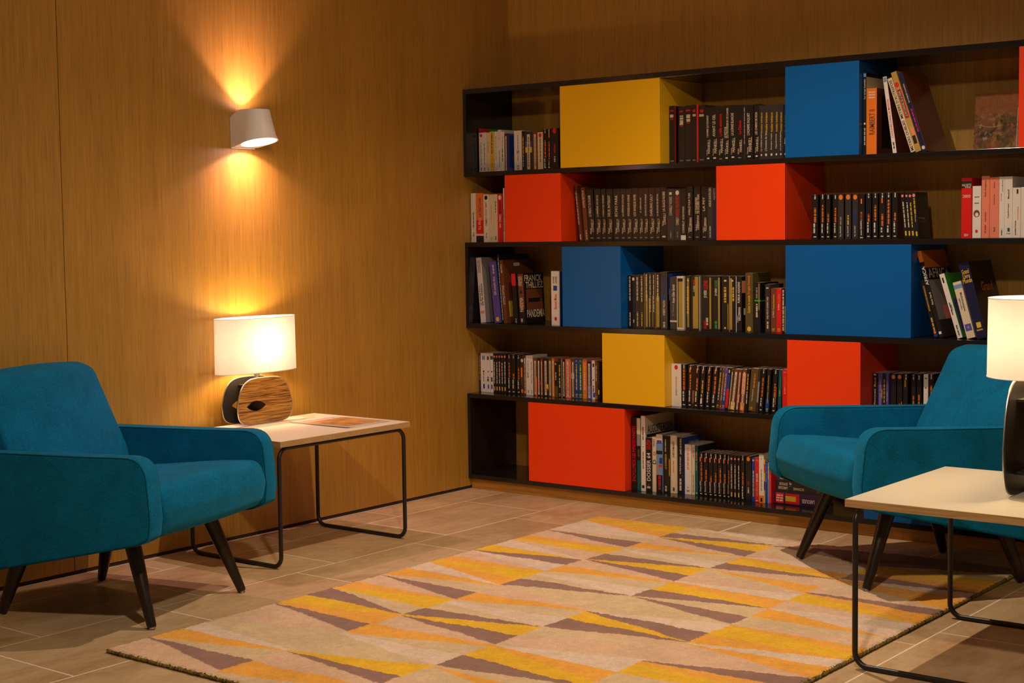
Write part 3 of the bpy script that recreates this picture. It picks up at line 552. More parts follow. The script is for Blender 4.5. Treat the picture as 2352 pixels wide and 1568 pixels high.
        (1.233, 0.018, 0.178, 0, 'k', 'Do.62,.34,0.66,.34;Tw.36,.1,.34,.36:Donna LEON;Bo.22,.5,.79,.89;Dw.66,.88,.98,.24;Bw.3,.75,.04,.06'),
        (1.255, 0.016, 0.178, 0, 'k', 'Do.62,.34,0.54,.34;Tw.36,.1,.34,.36:Donna LEON;Bo.22,.5,.79,.89;Dw.66,.88,.98,.24;Bw.3,.75,.04,.06'),
        (1.276, 0.011, 0.178, 0, 'k', 'Do.62,.34,0.64,.34;Tw.36,.1,.34,.36:Donna LEON;Bo.22,.5,.79,.89;Dw.66,.88,.98,.24;Bw.3,.75,.04,.06'),
        (1.289, 0.013, 0.177, 0, 'k', 'Os.5,.92,.32;Dc.5,.24,.78,.36;By.3,.72,.06,.16'),
        (1.306, 0.012, 0.177, 0, 'k', 'Os.5,.92,.32;Dw.5,.24,.78,.36;By.3,.72,.06,.16'),
        (1.323, 0.012, 0.178, 0, 'k', 'Os.5,.92,.32;Dc.5,.24,.78,.36;By.3,.72,.06,.16'),
        (1.34, 0.015, 0.179, 0, 'k', 'Do.55,0.35,0.62,.36;Dw.42,0.08,0.31999999999999995,.3;Bw.3,.75,.045,.065;Dw.55,.9,.99,.24'),
        (1.361, 0.025, 0.179, 0, 'k', 'Oo.5,.94,.3;Dr.5,.36,.44,.2;Dw.5,.18,.3,.24'),
        (1.39, 0.014, 0.176, 0, 'b', 'Dc.5,.48,.7,.4;Dy.5,.12,.46,.4;Dc.5,.92,.96,.6'),
        (1.405, 0.017, 0.177, 0, 'r', 'Dc.5,.46,.64,.4;Do.5,.14,.44,.4;Do.5,.92,.96,.6;Dc.5,.02,.05,.5'),
        (1.423, 0.021, 0.191, 0, 'w', 'Bo0,1,0,.15;Bk.3,.7,.02,.1;Dn.5,.25,.68,.16;Da.5,.9,.93,.2'),
        (1.446, 0.004, 0.172, 0, 'y', 'Br0,1,.7,.9;Bk0,1,.3,.5'),
        (1.451, 0.01, 0.166, 0, 'b', 'Dl.5,.5,.95,.4'),
        (1.462, 0.007, 0.163, 0, 'l', 'Dw.5,.6,.95,.4'),
        (1.47, 0.008, 0.16, 0, 'r', 'Ds.5,.05,.7,.4'),
    ]),
}
RUG = [
    [('O', -0.664, -0.6), ('Y', -0.691, -0.733), ('O', -0.703, -0.822), ('P', -0.92, -0.868), ('K', -0.936, -0.944), ('B', -0.939, -1.046), ('T', -1.06, -1.058), ('O', -1.129, -1.058), ('Y', -1.157, -1.167), ('T', -1.163, -1.291), ('P', -1.272, -1.297), ('Y', -1.39, -1.297), ('B', -1.392, -1.4), ('P', -1.395, -1.511), ('T', -1.502, -1.513), ('O', -1.588, -1.516), ('Y', -1.618, -1.654), ('O', -1.631, -1.751), ('P', -1.741, -1.755), ('O', -1.852, -1.76), ('K', -1.866, -1.869), ('B', -1.866, -1.978), ('T', -1.989, -1.978), ('O', -2.088, -1.978), ('Y', -2.095, -2.113), ('K', -2.095, -2.216), ('B', -2.208, -2.217), ('Y', -2.33, -2.224), ('O', -2.34, -2.356), ('B', -2.342, -2.451), ('T', -2.567, -2.452), ('K', -2.617, -2.685), ('P', -2.7, -2.698), ('O', -2.824, -2.703), ('K', -2.825, -2.82), ('B', -2.83, -2.923), ('T', -2.97, -2.97)],
    [('P', -0.603, -0.709), ('K', -0.729, -0.711), ('B', -0.825, -0.717), ('Y', -0.83, -0.842), ('B', -0.83, -0.937), ('T', -0.942, -0.94), ('O', -1.038, -0.94), ('K', -1.067, -1.055), ('P', -1.083, -1.169), ('K', -1.173, -1.171), ('B', -1.276, -1.174), ('Y', -1.282, -1.294), ('B', -1.285, -1.389), ('T', -1.401, -1.401), ('O', -1.514, -1.409), ('K', -1.548, -1.518), ('P', -1.572, -1.63), ('K', -1.642, -1.632), ('B', -1.749, -1.634), ('K', -1.756, -1.851), ('T', -1.871, -1.867), ('O', -1.98, -1.876), ('K', -2.0, -1.979), ('P', -2.033, -2.095), ('K', -2.117, -2.097), ('B', -2.215, -2.097), ('Y', -2.226, -2.211), ('B', -2.226, -2.322), ('T', -2.345, -2.327), ('O', -2.457, -2.342), ('K', -2.462, -2.448), ('P', -2.484, -2.565), ('K', -2.697, -2.568), ('Y', -2.704, -2.69), ('B', -2.705, -2.764), ('T', -2.82, -2.795), ('O', -2.939, -2.841), ('K', -2.97, -2.97)],
    [('T', -0.721, -0.6), ('B', -0.726, -0.822), ('K', -0.837, -0.831), ('T', -0.939, -0.863), ('P', -0.947, -0.99), ('O', -0.963, -1.045), ('Y', -1.064, -1.06), ('B', -1.165, -1.064), ('T', -1.174, -1.193), ('O', -1.174, -1.293), ('K', -1.256, -1.298), ('T', -1.379, -1.319), ('P', -1.393, -1.411), ('O', -1.417, -1.519), ('Y', -1.525, -1.525), ('B', -1.633, -1.529), ('K', -1.638, -1.655), ('B', -1.638, -1.752), ('K', -1.87, -1.752), ('P', -1.872, -1.876), ('B', -1.88, -1.984), ('Y', -1.977, -1.987), ('B', -2.093, -1.988), ('T', -2.098, -2.021), ('K', -2.202, -2.027), ('T', -2.319, -2.198), ('P', -2.324, -2.339), ('O', -2.336, -2.438), ('Y', -2.45, -2.487), ('B', -2.565, -2.493), ('K', -2.57, -2.594), ('O', -2.573, -2.685), ('K', -2.687, -2.693), ('T', -2.97, -2.97)],
    [('B', -0.822, -0.689), ('K', -0.829, -0.803), ('Y', -0.96, -0.867), ('O', -0.963, -0.994), ('B', -1.055, -1.0), ('P', -1.062, -1.076), ('O', -1.097, -1.245), ('K', -1.156, -1.252), ('T', -1.283, -1.257), ('B', -1.291, -1.329), ('O', -1.297, -1.443), ('Y', -1.408, -1.451), ('T', -1.526, -1.457), ('P', -1.533, -1.632), ('O', -1.647, -1.632), ('K', -1.753, -1.674), ('T', -1.758, -1.768), ('O', -1.764, -1.832), ('Y', -1.885, -1.89), ('O', -1.99, -1.895), ('P', -2.0, -1.981), ('O', -2.0, -2.095), ('T', -2.215, -2.099), ('B', -2.219, -2.193), ('O', -2.235, -2.28), ('Y', -2.34, -2.296), ('K', -2.559, -2.458), ('T', -2.97, -2.97)],
]

# ---------------------------------------------------------------- the room
bm = bmesh.new()
box(bm, -0.03, 0, -2.4215, 0.03, 0.014, 2.70)
box(bm, -0.03, 0, -6.6, -2.4245, 0.014, 2.70)
box(bm, -0.05, -0.031, -6.6, 0.03, 0.0, 2.70)
tag(link('wall_left', bm, OAK), None, None, kind='structure')
bm = bmesh.new()
box(bm, -0.05, 1.0345, 0, 0.03, 0.0, 2.70)
box(bm, 1.0357, 2.55, 0, 0.03, 0.0, 2.70)
box(bm, 2.5512, 4.6, 0, 0.03, 0.0, 2.70)
tag(link('wall_back', bm, OAK), None, None, kind='structure')
bm = bmesh.new(); box(bm, -0.0295, -0.004, -6.6, -0.30, 0.0, 0.0135)
tag(link('baseboard_left', bm, GAP), None, None, kind='structure')
bm = bmesh.new(); box(bm, -0.05, 4.6, -6.6, 0.03, 2.70, 2.74)
tag(link('ceiling', bm, flat('ceiling_paint', (0.6, 0.52, 0.42), 0.9)), None, None, kind='structure')

bm = bmesh.new()
box(bm, -0.05, 4.6, -6.6, 0.03, -0.03, -0.00015, mi=1)
offs = {-1: -0.24, 0: -0.407, 1: -0.585, 2: -0.768, 3: -0.95, 4: -1.13, 5: -1.755, 6: -1.61, 7: -1.45, 8: -1.3, 9: -1.2, 10: -1.0}
g = 0.0022
for k in range(-1, 11):
    xa, xb = 0.192 + 0.409 * (k - 1), 0.192 + 0.409 * k
    if k >= 4: xa += 0.004 * (k - 3); xb += 0.004 * (k - 2)
    if xb < 0.01: continue
    j0 = offs[k]; rows = sorted({j0 + 0.597 * i for i in range(-14, 6)})
    for a, b_ in zip(rows, rows[1:]):
        a2, b2 = max(a, -6.6), min(b_, 0.0)
        x0, x1 = max(xa, 0.0), min(xb, 4.6)
        if b2 - a2 < 0.02 or x1 - x0 < 0.01: continue
        gg = g * rnd.uniform(0.8, 1.5)
        v4 = [bm.verts.new(p) for p in ((x0 + gg, a2 + gg, 0), (x1 - gg, a2 + gg, 0), (x1 - gg, b2 - gg, 0), (x0 + gg, b2 - gg, 0))]
        bm.faces.new(v4).material_index = 0
tag(link('floor', bm, [TRAV, GROUT]), None, None, kind='structure')

# ---------------------------------------------------------------- bookcase
D = 0.33
bc = tag(empty('bookcase', (0, 0, 0)), 'long low black bookcase of staggered shelves filling the oak back wall', 'bookcase')
XR = 3.6
for z0, z1 in ((1.750, 1.772), (1.390, 1.409), (1.081, 1.101), (0.722, 0.743), (0.411, 0.430), (0.048, 0.067)):
    bm = bmesh.new(); box(bm, 0.001, XR, -D, -0.001, z0, z1, bev=0.0008)
    link('shelf_board', bm, BLACKLAM, bc)
for z0, z1 in ((1.409, 1.750), (0.743, 1.081), (0.067, 0.411)):
    bm = bmesh.new(); box(bm, 0.001, 0.018, -D + 0.0005, -0.001, z0, z1)
    link('side_panel', bm, BLACKLAM, bc)
bm = bmesh.new(); box(bm, 0.001, 2.05, -0.306, -0.002, 0.0005, 0.048); box(bm, 2.0508, XR, -0.306, -0.002, 0.0005, 0.048)
link('plinth', bm, OAK_X, bc)

G_BOX = 'coloured boxes set between the bookcase shelves'
def cbox(x0, x1, z0, z1, col, label):
    bm = bmesh.new()
    t = 0.014
    box(bm, x0, x1, -D - 0.0005, -0.003, z0 + 0.0005, z1 - 0.0005, bev=0.0012)
    o = link('storage_box', bm, BOXC[col])
    return tag(o, label, 'storage box', G_BOX)
cbox(0.531, 1.025, 1.409, 1.750, 'yellow', 'wide yellow box on the top shelf of the bookcase')
cbox(1.583, 1.883, 1.409, 1.750, 'blue', 'square blue box on the top shelf between dark novels and leaning art books')
cbox(2.470, 2.97, 1.409, 1.750, 'red', 'red box at the right edge of the top shelf, beside the cookbook')
cbox(0.230, 0.530, 1.101, 1.390, 'red', 'red box on the second shelf, nearest to the left wall')
cbox(1.283, 1.582, 1.101, 1.390, 'red', 'red box on the second shelf, below the square blue box')
cbox(0.533, 0.831, 0.743, 1.081, 'blue', 'smaller blue box on the middle shelf, nearer to the left wall')
cbox(1.584, 2.087, 0.743, 1.081, 'blue', 'wide blue box on the middle shelf, left of the leaning tall books')
cbox(0.735, 1.040, 0.430, 0.722, 'yellow', 'square yellow box on the fourth shelf above the wide bottom red box')
cbox(1.591, 1.892, 0.430, 0.722, 'red', 'red box on the fourth shelf behind the right armchair')
cbox(0.343, 0.844, 0.067, 0.411, 'red', 'wide red box on the bottom shelf')
cbox(1.907, 2.40, 0.067, 0.411, 'blue', 'blue box on the bottom shelf, mostly hidden behind the right armchair')

# ---------------------------------------------------------------- armchairs
def make_chair(loc, heading, pitch, label):
    # local axes: +x right of the sitter, +y forward, +z up
    t = empty('armchair', loc, (pitch, 0, R_(heading - 90)))
    tag(t, label, 'armchair', 'teal armchairs')
    arm = roundpoly([(-0.30, 0.142, .03), (0.30, 0.286 - 0.02, 0.0), (0.345, 0.286, 0.03), (0.352, 0.345, 0.0), (0.338, 0.520, 0.075), (0.12, 0.5175, 0), (-0.30, 0.514, 0.04)], 8)
    for s in (-1, 1):
        bm = bmesh.new()
        prism(bm, arm, 0.279, 0.345, lambda u, v, a: (s * a, u, v), bev=0.009, seg=3)
        bmesh.ops.recalc_face_normals(bm, faces=bm.faces[:])
        a_ = link('arm', bm, TEAL, t, smooth=True)
        bm = bmesh.new()
        c = Vector((sum(p[0] for p in arm) / len(arm), sum(p[1] for p in arm) / len(arm)))
        for off in (0.2815, 0.3432):
            pts = []
            for (u, v) in arm:
                d = (Vector((u, v)) - c); d = d.normalized() * (d.length - 0.0035)
                q = c + d
                if u > -0.27: pts.append((s * off, q.x, q.y))
            tube(bm, pts, 0.0017, 6)
        link('piping', bm, TEALP, a_, smooth=True)
    seat = roundpoly([(-0.20, 0.165, 0), (0.27, 0.268, 0.05), (0.338, 0.286, 0.055), (0.356, 0.36, 0.05), (0.334, 0.428, 0.08), (0.20, 0.422, 0.1), (-0.17, 0.388, 0)], 8)
    bm = bmesh.new()
    def fs(u, v, a):
        k = 1 - (a / 0.2775) ** 2
        top = max(0, (v - 0.36)) * 0.22 * k
        return (a, u + (0.020 * k if u > 0.3 else (0.020 * k * max(0, (u - 0.2) / 0.1) if u > 0.2 else 0)), v + top)
    prism(bm, seat, -0.2785, 0.2785, fs, bev=0.016, seg=4, nseg=16)
    link('seat', bm, TEAL, t, smooth=True)
    back = roundpoly([(-0.155, 0.385, 0), (-0.178, 0.46, 0.1), (-0.292, 0.715, 0.055), (-0.372, 0.742, 0.045), (-0.372, 0.60, 0.1), (-0.33, 0.142, 0.02), (-0.20, 0.165, 0)], 8)
    bm = bmesh.new()
    def fb(u, v, a):
        k = 1 - (a / 0.275) ** 2
        tp = 1.0 - 0.06 * max(0.0, (v - 0.52) / 0.2) ** 2
        return (a * tp, u + 0.018 * k * (1 if u > -0.33 else -0.1), v + 0.010 * k * (1 if v > 0.6 else 0))
    prism(bm, back, -0.2765, 0.2765, fb, bev=0.02, seg=4, nseg=16)
    link('backrest', bm, TEAL, t, smooth=True)
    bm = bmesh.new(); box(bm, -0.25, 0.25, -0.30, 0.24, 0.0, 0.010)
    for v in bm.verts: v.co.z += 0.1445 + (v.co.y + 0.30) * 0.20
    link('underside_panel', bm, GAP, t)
    for s in (-1, 1):
        for ft, tp in (((s * 0.243, 0.275, 0.0), (s * 0.196, 0.168, 0.285)), ((s * 0.243, -0.277, 0.0), (s * 0.214, -0.215, 0.185))):
            ft, tp = Vector(ft), Vector(tp)
            bm = bmesh.new()
            a = ft + (tp - ft) * 0.02
            tube(bm, [a, a.lerp(tp, 0.02), a.lerp(tp, 0.5), tp], [0.0125, 0.0140, 0.0205, 0.0265], 24)
            lg = link('leg', bm, DARKWOOD, t, smooth=True)
            bm = bmesh.new(); tube(bm, [ft + Vector((0, 0, 0.0003)), a + Vector((0, 0, 0.002))], 0.009, 14)
            link('glide', bm, SILVER, lg, smooth=True)
    return t
make_chair((0.469, -2.574, 0.0), 15.9, 0.0, 'teal upholstered armchair on bare tiles at the left, beside the wooden-based lamp')
make_chair((2.279, -0.796, 0.0064), 232.5, R_(1.3), 'teal upholstered armchair standing on the rug corner in front of the bookcase')

# ---------------------------------------------------------------- side tables
def make_table(loc, label):
    t = tag(empty('side_table', loc), label, 'side table', 'cream side tables on bent black tube frames')
    bm = bmesh.new(); box(bm, 0, 0.505, 0, 0.655, 0.4245, 0.4445)
    tp = link('tabletop', bm, CREAM, t)
    bm = bmesh.new()
    e = 0.0012
    box(bm, -e, 0.505 + e, -e, 0, 0.4245, 0.4440); box(bm, -e, 0.505 + e, 0.655, 0.655 + e, 0.4245, 0.4440)
    box(bm, -e, 0, 0, 0.655, 0.4245, 0.4440); box(bm, 0.505, 0.505 + e, 0, 0.655, 0.4245, 0.4440)
    link('edge_band', bm, OAK_EDGE, tp)
    r = 0.0075
    zt, zb = 0.4165, r
    xa, xb = 0.022, 0.483; ya, yb = 0.012, 0.643
    # one continuous bent tube: floor bar, upright, rail under the top, upright, floor bar, ...
    corners = [(xa, ya, zb), (xb, ya, zb), (xb, ya, zt), (xb, yb, zt), (xb, yb, zb), (xa, yb, zb), (xa, yb, zt), (xa, ya, zt)]
    pts = []
    n = len(corners)
    for i in range(n):
        p = Vector(corners[i]); a = (Vector(corners[i - 1]) - p).normalized(); b = (Vector(corners[(i + 1) % n]) - p).normalized()
        rr = 0.038 
        c_ = p + (a + b) * rr
        for k in range(9):
            th = k / 8 * PI / 2
            pts.append(c_ - b * rr * math.cos(th) - a * rr * math.sin(th))
    bm = bmesh.new(); tube(bm, pts, r, 14, closed=True)
    link('tube_frame', bm, STEEL_BLACK, t, smooth=True)
    return t
make_table((0.043, -1.975, 0), 'cream-topped side table with black tube frame against the left wall')
rt_ = make_table((2.604, -1.925, 0), 'cream-topped side table with black tube frame in the right foreground')

# ---------------------------------------------------------------- table lamps
def plate_shape(w_bot, w_mid, h, n=12, zmid=0.42, wt=0.8):
    # soft trapezoid: superellipse whose lower half is squarer and upper half narrows
    out = []
    N_ = 88
    for k in range(N_):
        a = 2 * PI * k / N_ - PI / 2
        c_, s_ = math.cos(a), math.sin(a)
        e = 0.40 if s_ < 0 else 0.50
        x = math.copysign(abs(c_) ** e, c_); z = math.copysign(abs(s_) ** e, s_)
        zz = h * (zmid + (z * zmid if z < 0 else z * (1 - zmid)))
        t_ = max(0.0, (zz / h - zmid) / (1 - zmid))
        tb = max(0.0, (zmid - zz / h) / zmid)
        out.append((x * w_mid / 2 * (1 - (1 - wt) * t_) * (1 - 0.05 * tb), zz))
    return out
def leaf(w, h, n=10):
    xs_ = [-w / 2 + w * k / n for k in range(n)]
    return [(x, h / 2 * (1 - (2 * x / w) ** 2) * 1.05) for x in xs_] + [(-x, -h / 2 * (1 - (2 * x / w) ** 2) * 1.05) for x in xs_]
def holed_plate(bm, outer, inner, x0, x1, mi_face, mi_side):
    """flat plate with a leaf-shaped hole, in the local y-z plane"""
    from mathutils.geometry import tessellate_polygon
    vsF = [[], []]; vsB = [[], []]
    for li, loop in enumerate((outer, inner)):
        for (a, b_) in loop:
            vsF[li].append(bm.verts.new((x1, a, b_))); vsB[li].append(bm.verts.new((x0, a, b_)))
    tri = tessellate_polygon([[Vector((a, b_, 0)) for a, b_ in outer], [Vector((a, b_, 0)) for a, b_ in inner]])
    F = vsF[0] + vsF[1]; B = vsB[0] + vsB[1]
    for t3 in tri:
        try: bm.faces.new([F[i] for i in t3]).material_index = mi_face[0]
        except ValueError: pass
        try: bm.faces.new([B[i] for i in reversed(t3)]).material_index = mi_face[1]
        except ValueError: pass
    for li in (0, 1):
        n_ = len(vsF[li])
        for k in range(n_):
            f = bm.faces.new((vsF[li][k], vsF[li][(k + 1) % n_], vsB[li][(k + 1) % n_], vsB[li][k])); f.material_index = mi_side
    bmesh.ops.recalc_face_normals(bm, faces=bm.faces[:])
def make_lamp(loc, rz, label, bw, bm_, bh, gap, sa, sb, sh, z_shade, energy, n_wt=0.8, leafpos=(-0.045, 0.40)):
    t = tag(empty('table_lamp', loc, (0, 0, rz)), label, 'lamp', 'lit table lamps')
    outer = plate_shape(bw, bm_, bh, wt=n_wt)
    inner = [(a + leafpos[0], b_ + bh * leafpos[1]) for a, b_ in leaf(0.096, 0.036)]
    for s in (-1, 1):
        xi, xo = s * (gap / 2 - 0.007), s * gap / 2
        bm = bmesh.new()
        holed_plate(bm, outer, inner, xi, xo, (0, 1), 1)
        # material 0 sits on the outer face
        pl = link('base_plate', bm, [ZEB, BLACKPLY], t)
        bm = bmesh.new()
        tube(bm, [(xo - s * 0.0018, a, b_) for a, b_ in outer], 0.0024, 8, closed=True)
        link('metal_edge', bm, SILVER, pl, smooth=True)
    for zz in (0.17, 0.80):
        bm = bmesh.new(); box(bm, -gap / 2 + 0.0075, gap / 2 - 0.0075, -bw * 0.30, bw * 0.30, bh * zz, bh * zz + 0.008, bev=0.001)
        link('cross_brace', bm, BLACKPLY, t)
    bm = bmesh.new(); tube(bm, [(0, 0, bh * 0.8), (0, 0, z_shade + sh * 0.3)], 0.0045, 12)
    tube(bm, [(0, 0, bh + 0.001), (0, 0, z_shade + 0.004)], 0.011, 16)
    link('stem', bm, SILVER, t, smooth=True)
    # oval shade: thin wall, open top and bottom
    bm = bmesh.new(); N = 72; rings = []
    for (z, k) in ((z_shade, 1.0), (z_shade + sh, 0.985)):
        rings.append([bm.verts.new((sb * k * math.cos(2 * PI * i / N), sa * k * math.sin(2 * PI * i / N), z)) for i in range(N)])
    for i in range(N): bm.faces.new((rings[0][i], rings[0][(i + 1) % N], rings[1][(i + 1) % N], rings[1][i]))
    so = link('lamp_shade', bm, SHADE, t, smooth=True)
    bm = bmesh.new()
    for (z, k) in ((z_shade + 0.0012, 1.002), (z_shade + sh - 0.0012, 0.987)):
        tube(bm, [(sb * k * math.cos(2 * PI * i / N), sa * k * math.sin(2 * PI * i / N), z) for i in range(N)], 0.0013, 6, closed=True)
    tube(bm, [(-sb * 0.99, 0, z_shade + 0.02), (sb * 0.99, 0, z_shade + 0.02)], 0.0012, 6)
    link('shade_ring', bm, WHITEMETAL, so, smooth=True)
    # frosted bulb holder and the light of the bulb
    bm = bmesh.new(); tube(bm, [(0, 0, z_shade + 0.01), (0, 0, z_shade + 0.055)], 0.013, 14)
    link('bulb_socket', bm, WHITEMETAL, t, smooth=True)
    d = bpy.data.lights.new('lamp_bulb', 'POINT'); d.energy = energy; d.color = (1.0, 0.68, 0.36); d.shadow_soft_size = 0.04
    lo = bpy.data.objects.new('lamp_bulb', d); C.objects.link(lo); lo.parent = t; lo.location = (0, 0, z_shade + sh * 0.52)
    return t
make_lamp((0.082, -1.652, 0.4472), 0.0, 'lit table lamp with oval cream shade on a striped wooden base, by left wall', 0.20, 0.272, 0.170, 0.088, 0.192, 0.074, 0.204, 0.190, 9.5)
make_lamp((2.985, -1.575, 0.4472), 0.0, 'lit table lamp with cream drum shade, cut off by right edge of photo', 0.19, 0.272, 0.300, 0.100, 0.135, 0.135, 0.207, 0.303, 6.5, leafpos=(0.06, 0.36))

# ---------------------------------------------------------------- wall sconce
SC = Vector((0.0, -1.620, 0.0))
sc = tag(empty('wall_sconce', (0, -1.620, 1.525)), 'white lit wall sconce shining up and down the left oak wall', 'wall lamp')
def hull_r(ang, cx_, r, hw, x_back):
    # distance from (cx_,0) outwards at ang to the hull of circle (cx_, r) and the wall base
    ca, sa_ = math.cos(ang), math.sin(ang)
    pts = [(x_back, -hw), (x_back, hw)] + [(cx_ + r * math.cos(2 * PI * k / 64), r * math.sin(2 * PI * k / 64)) for k in range(64)] + [(x_back + 0.018, -hw), (x_back + 0.018, hw)]
    # convex hull
    pts = sorted(set(pts))
    def half(ps):
        h = []
        for p in ps:
            while len(h) >= 2 and (h[-1][0] - h[-2][0]) * (p[1] - h[-2][1]) - (h[-1][1] - h[-2][1]) * (p[0] - h[-2][0]) <= 0: h.pop()
            h.append(p)
        return h
    H = half(pts)[:-1] + half(pts[::-1])[:-1]
    best = r
    for a, b_ in zip(H, H[1:] + H[:1]):
        ax, ay = a[0] - cx_, a[1]; bx, by = b_[0] - cx_, b_[1]
        dx, dy = bx - ax, by - ay
        den = ca * dy - sa_ * dx
        if abs(den) < 1e-9: continue
        t_ = (ax * dy - ay * dx) / den
        u_ = (ax * sa_ - ay * ca) / den
        if t_ > 0 and -1e-6 <= u_ <= 1 + 1e-6: best = max(best, t_) if abs(t_) < 1 else best
    return best
bm = bmesh.new(); N = 64; outer_r = []; inner_r = []
levels = [(-0.052, 0.071, 0.093), (-0.02, 0.066, 0.089), (0.025, 0.057, 0.085), (0.060, 0.0495, 0.081)]
for (z, r, cx_) in levels:
    tl = lambda x: (0.20 * max(0, x - 0.02) * (1 if z < -0.03 else (0.4 if z < 0 else 0)) + (0.024 * min(1, x / 0.05) if z > 0.05 else (0.012 * min(1, x / 0.05) if z > 0 else 0)))
    outer_r.append([]); inner_r.append([])
    for i in range(N):
        a = 2 * PI * i / N
        R0 = hull_r(a, cx_, r, 0.0575, 0.001)
        x = cx_ + R0 * math.cos(a); y = R0 * math.sin(a)
        outer_r[-1].append(bm.verts.new((x, y, z + tl(x))))
        x = cx_ + (r - 0.005) * math.cos(a); y = (r - 0.005) * math.sin(a)
        inner_r[-1].append(bm.verts.new((x, y, z + tl(x) + (0.001 if z < 0 else -0.001))))
for rr, mi in ((outer_r, 0), (inner_r, 1)):
    for A, B in zip(rr, rr[1:]):
        for i in range(N): bm.faces.new((A[i], A[(i + 1) % N], B[(i + 1) % N], B[i])).material_index = mi
for k in (0, -1):
    for i in range(N): bm.faces.new((outer_r[k][i], outer_r[k][(i + 1) % N], inner_r[k][(i + 1) % N], inner_r[k][i]))
bmesh.ops.recalc_face_normals(bm, faces=bm.faces[:])
link('sconce_body', bm, [WHITEMETAL, SHADE_IN], sc, smooth=True)
bm = bmesh.new(); box(bm, 0.0005, 0.006, -0.0575, 0.0575, -0.057, 0.057)
link('back_plate', bm, WHITEMETAL, sc)
# frosted bulb
m_, n_, l_, b_ = mat('frosted_bulb_glow'); b_.inputs['Emission Color'].default_value = (1.0, 0.72, 0.5, 1); b_.inputs['Emission Strength'].default_value = 60.0
bm = bmesh.new(); bmesh.ops.create_uvsphere(bm, u_segments=16, v_segments=10, radius=0.006)
bl = link('bulb', bm, m_, sc, smooth=True, loc=(0.080, 0, 0.015))
for rx, zl, en in ((PI, 0.034, 23.0), (0, -0.006, 27.0)):
    # reflector lamp: brighter along its axis than to the sides
    d = bpy.data.lights.new('sconce_beam', 'SPOT'); d.energy = en; d.color = (1.0, 0.54, 0.62); d.spot_size = R_(160); d.spot_blend = 0.15; d.shadow_soft_size = 0.006
    d.use_nodes = True
    n = d.node_tree.nodes; l = d.node_tree.links; em = n['Emission']
    g_ = n.new('ShaderNodeNewGeometry'); vt = n.new('ShaderNodeVectorTransform'); vt.vector_type = 'VECTOR'; vt.convert_from = 'WORLD'; vt.convert_to = 'OBJECT'
    l.new(g_.outputs['Incoming'], vt.inputs[0])
    sx = n.new('ShaderNodeSeparateXYZ'); l.new(g_.outputs['Incoming'], sx.inputs[0])
    ab = n.new('ShaderNodeMath'); ab.operation = 'ABSOLUTE'; l.new(sx.outputs['Z'], ab.inputs[0])
    pw = n.new('ShaderNodeMath'); pw.operation = 'POWER'; pw.inputs[1].default_value = 4.0; l.new(ab.outputs[0], pw.inputs[0])
    ad = n.new('ShaderNodeMath'); ad.operation = 'ADD'; ad.inputs[1].default_value = 0.06; l.new(pw.outputs[0], ad.inputs[0])
    l.new(ad.outputs[0], em.inputs['Strength'])
    n.remove(vt)
    lo = bpy.data.objects.new('sconce_beam', d); C.objects.link(lo); lo.parent = sc; lo.location = (0.080, 0, zl); lo.rotation_euler = (rx, 0, 0)
for zz, rr, e_, rx in ((0.066, 0.038, 0.9, PI), (-0.034, 0.056, 0.6, 0)):
    d = bpy.data.lights.new('sconce_diffuser_light', 'AREA'); d.shape = 'DISK'; d.size = 2 * rr; d.energy = e_; d.color = (1.0, 0.64, 0.70)
    lo = bpy.data.objects.new('sconce_diffuser_light', d); C.objects.link(lo); lo.parent = sc; lo.location = (0.079, 0, zz); lo.rotation_euler = (rx, 0, 0)

# ---------------------------------------------------------------- magazines
def magazine(loc, rz, label, pic):
    t = tag(empty('magazine', loc, (0, 0, rz)), label, 'magazine', 'magazines on the left table')
    bm = bmesh.new(); box(bm, -0.107, 0.107, -0.150, 0.150, 0.0, 0.0022)
    for v in bm.verts:
        pass
    link('pages', bm, flat('magazine_paper', (0.72, 0.64, 0.54), 0.35), t)
    bm = bmesh.new(); box(bm, -0.108, 0.108, -0.151, 0.151, 0.0023, 0.0027)
    cv = link('cover', bm, flat('magazine_cover', (0.72, 0.66, 0.56), 0.22), t)
    if pic:
        m, n, l, b = mat('cover_photograph')
        v = coords(n, l, (1, 1, 1))
        f = noise(n, l, coords(n, l, (1, 0.25, 1)), 32, 5, 0.6, 1.2)
        f2 = noise(n, l, v, 11, 3, 0.5)
        c = ramp(n, l, f, [(0.3, (0.14, 0.05, 0.02)), (0.45, (0.55, 0.22, 0.05)), (0.58, (0.62, 0.42, 0.26)), (0.75, (0.80, 0.34, 0.02))])
        c = mixc(n, l, 0.6, c, ramp(n, l, f2, [(0.35, (0.25, 0.16, 0.1)), (0.6, (0.9, 0.42, 0.08))]))
        l.new(c, b.inputs['Base Color']); b.inputs['Roughness'].default_value = 0.2
        bm = bmesh.new(); box(bm, -0.099, 0.099, -0.142, 0.072, 0.00275, 0.0029)
        link('cover_picture', bm, m, cv)
        bm = bmesh.new(); r = random.Random(3); x = -0.095
        while x < 0.08:
            w_ = r.uniform(0.012, 0.022); box(bm, x, x + w_, 0.086, 0.108, 0.00275, 0.0029); x += w_ + 0.006
        link('cover_lettering', bm, flat('faded_grey_ink', (0.34, 0.28, 0.24), 0.4), cv)
    return t
magazine((0.345, -1.478, 0.4446), R_(94), 'magazine under another one on the left side table, mostly covered', False)
magazine((0.338, -1.484, 0.4474), R_(90.5), 'magazine with an orange photo cover, uppermost on the left side table', True)

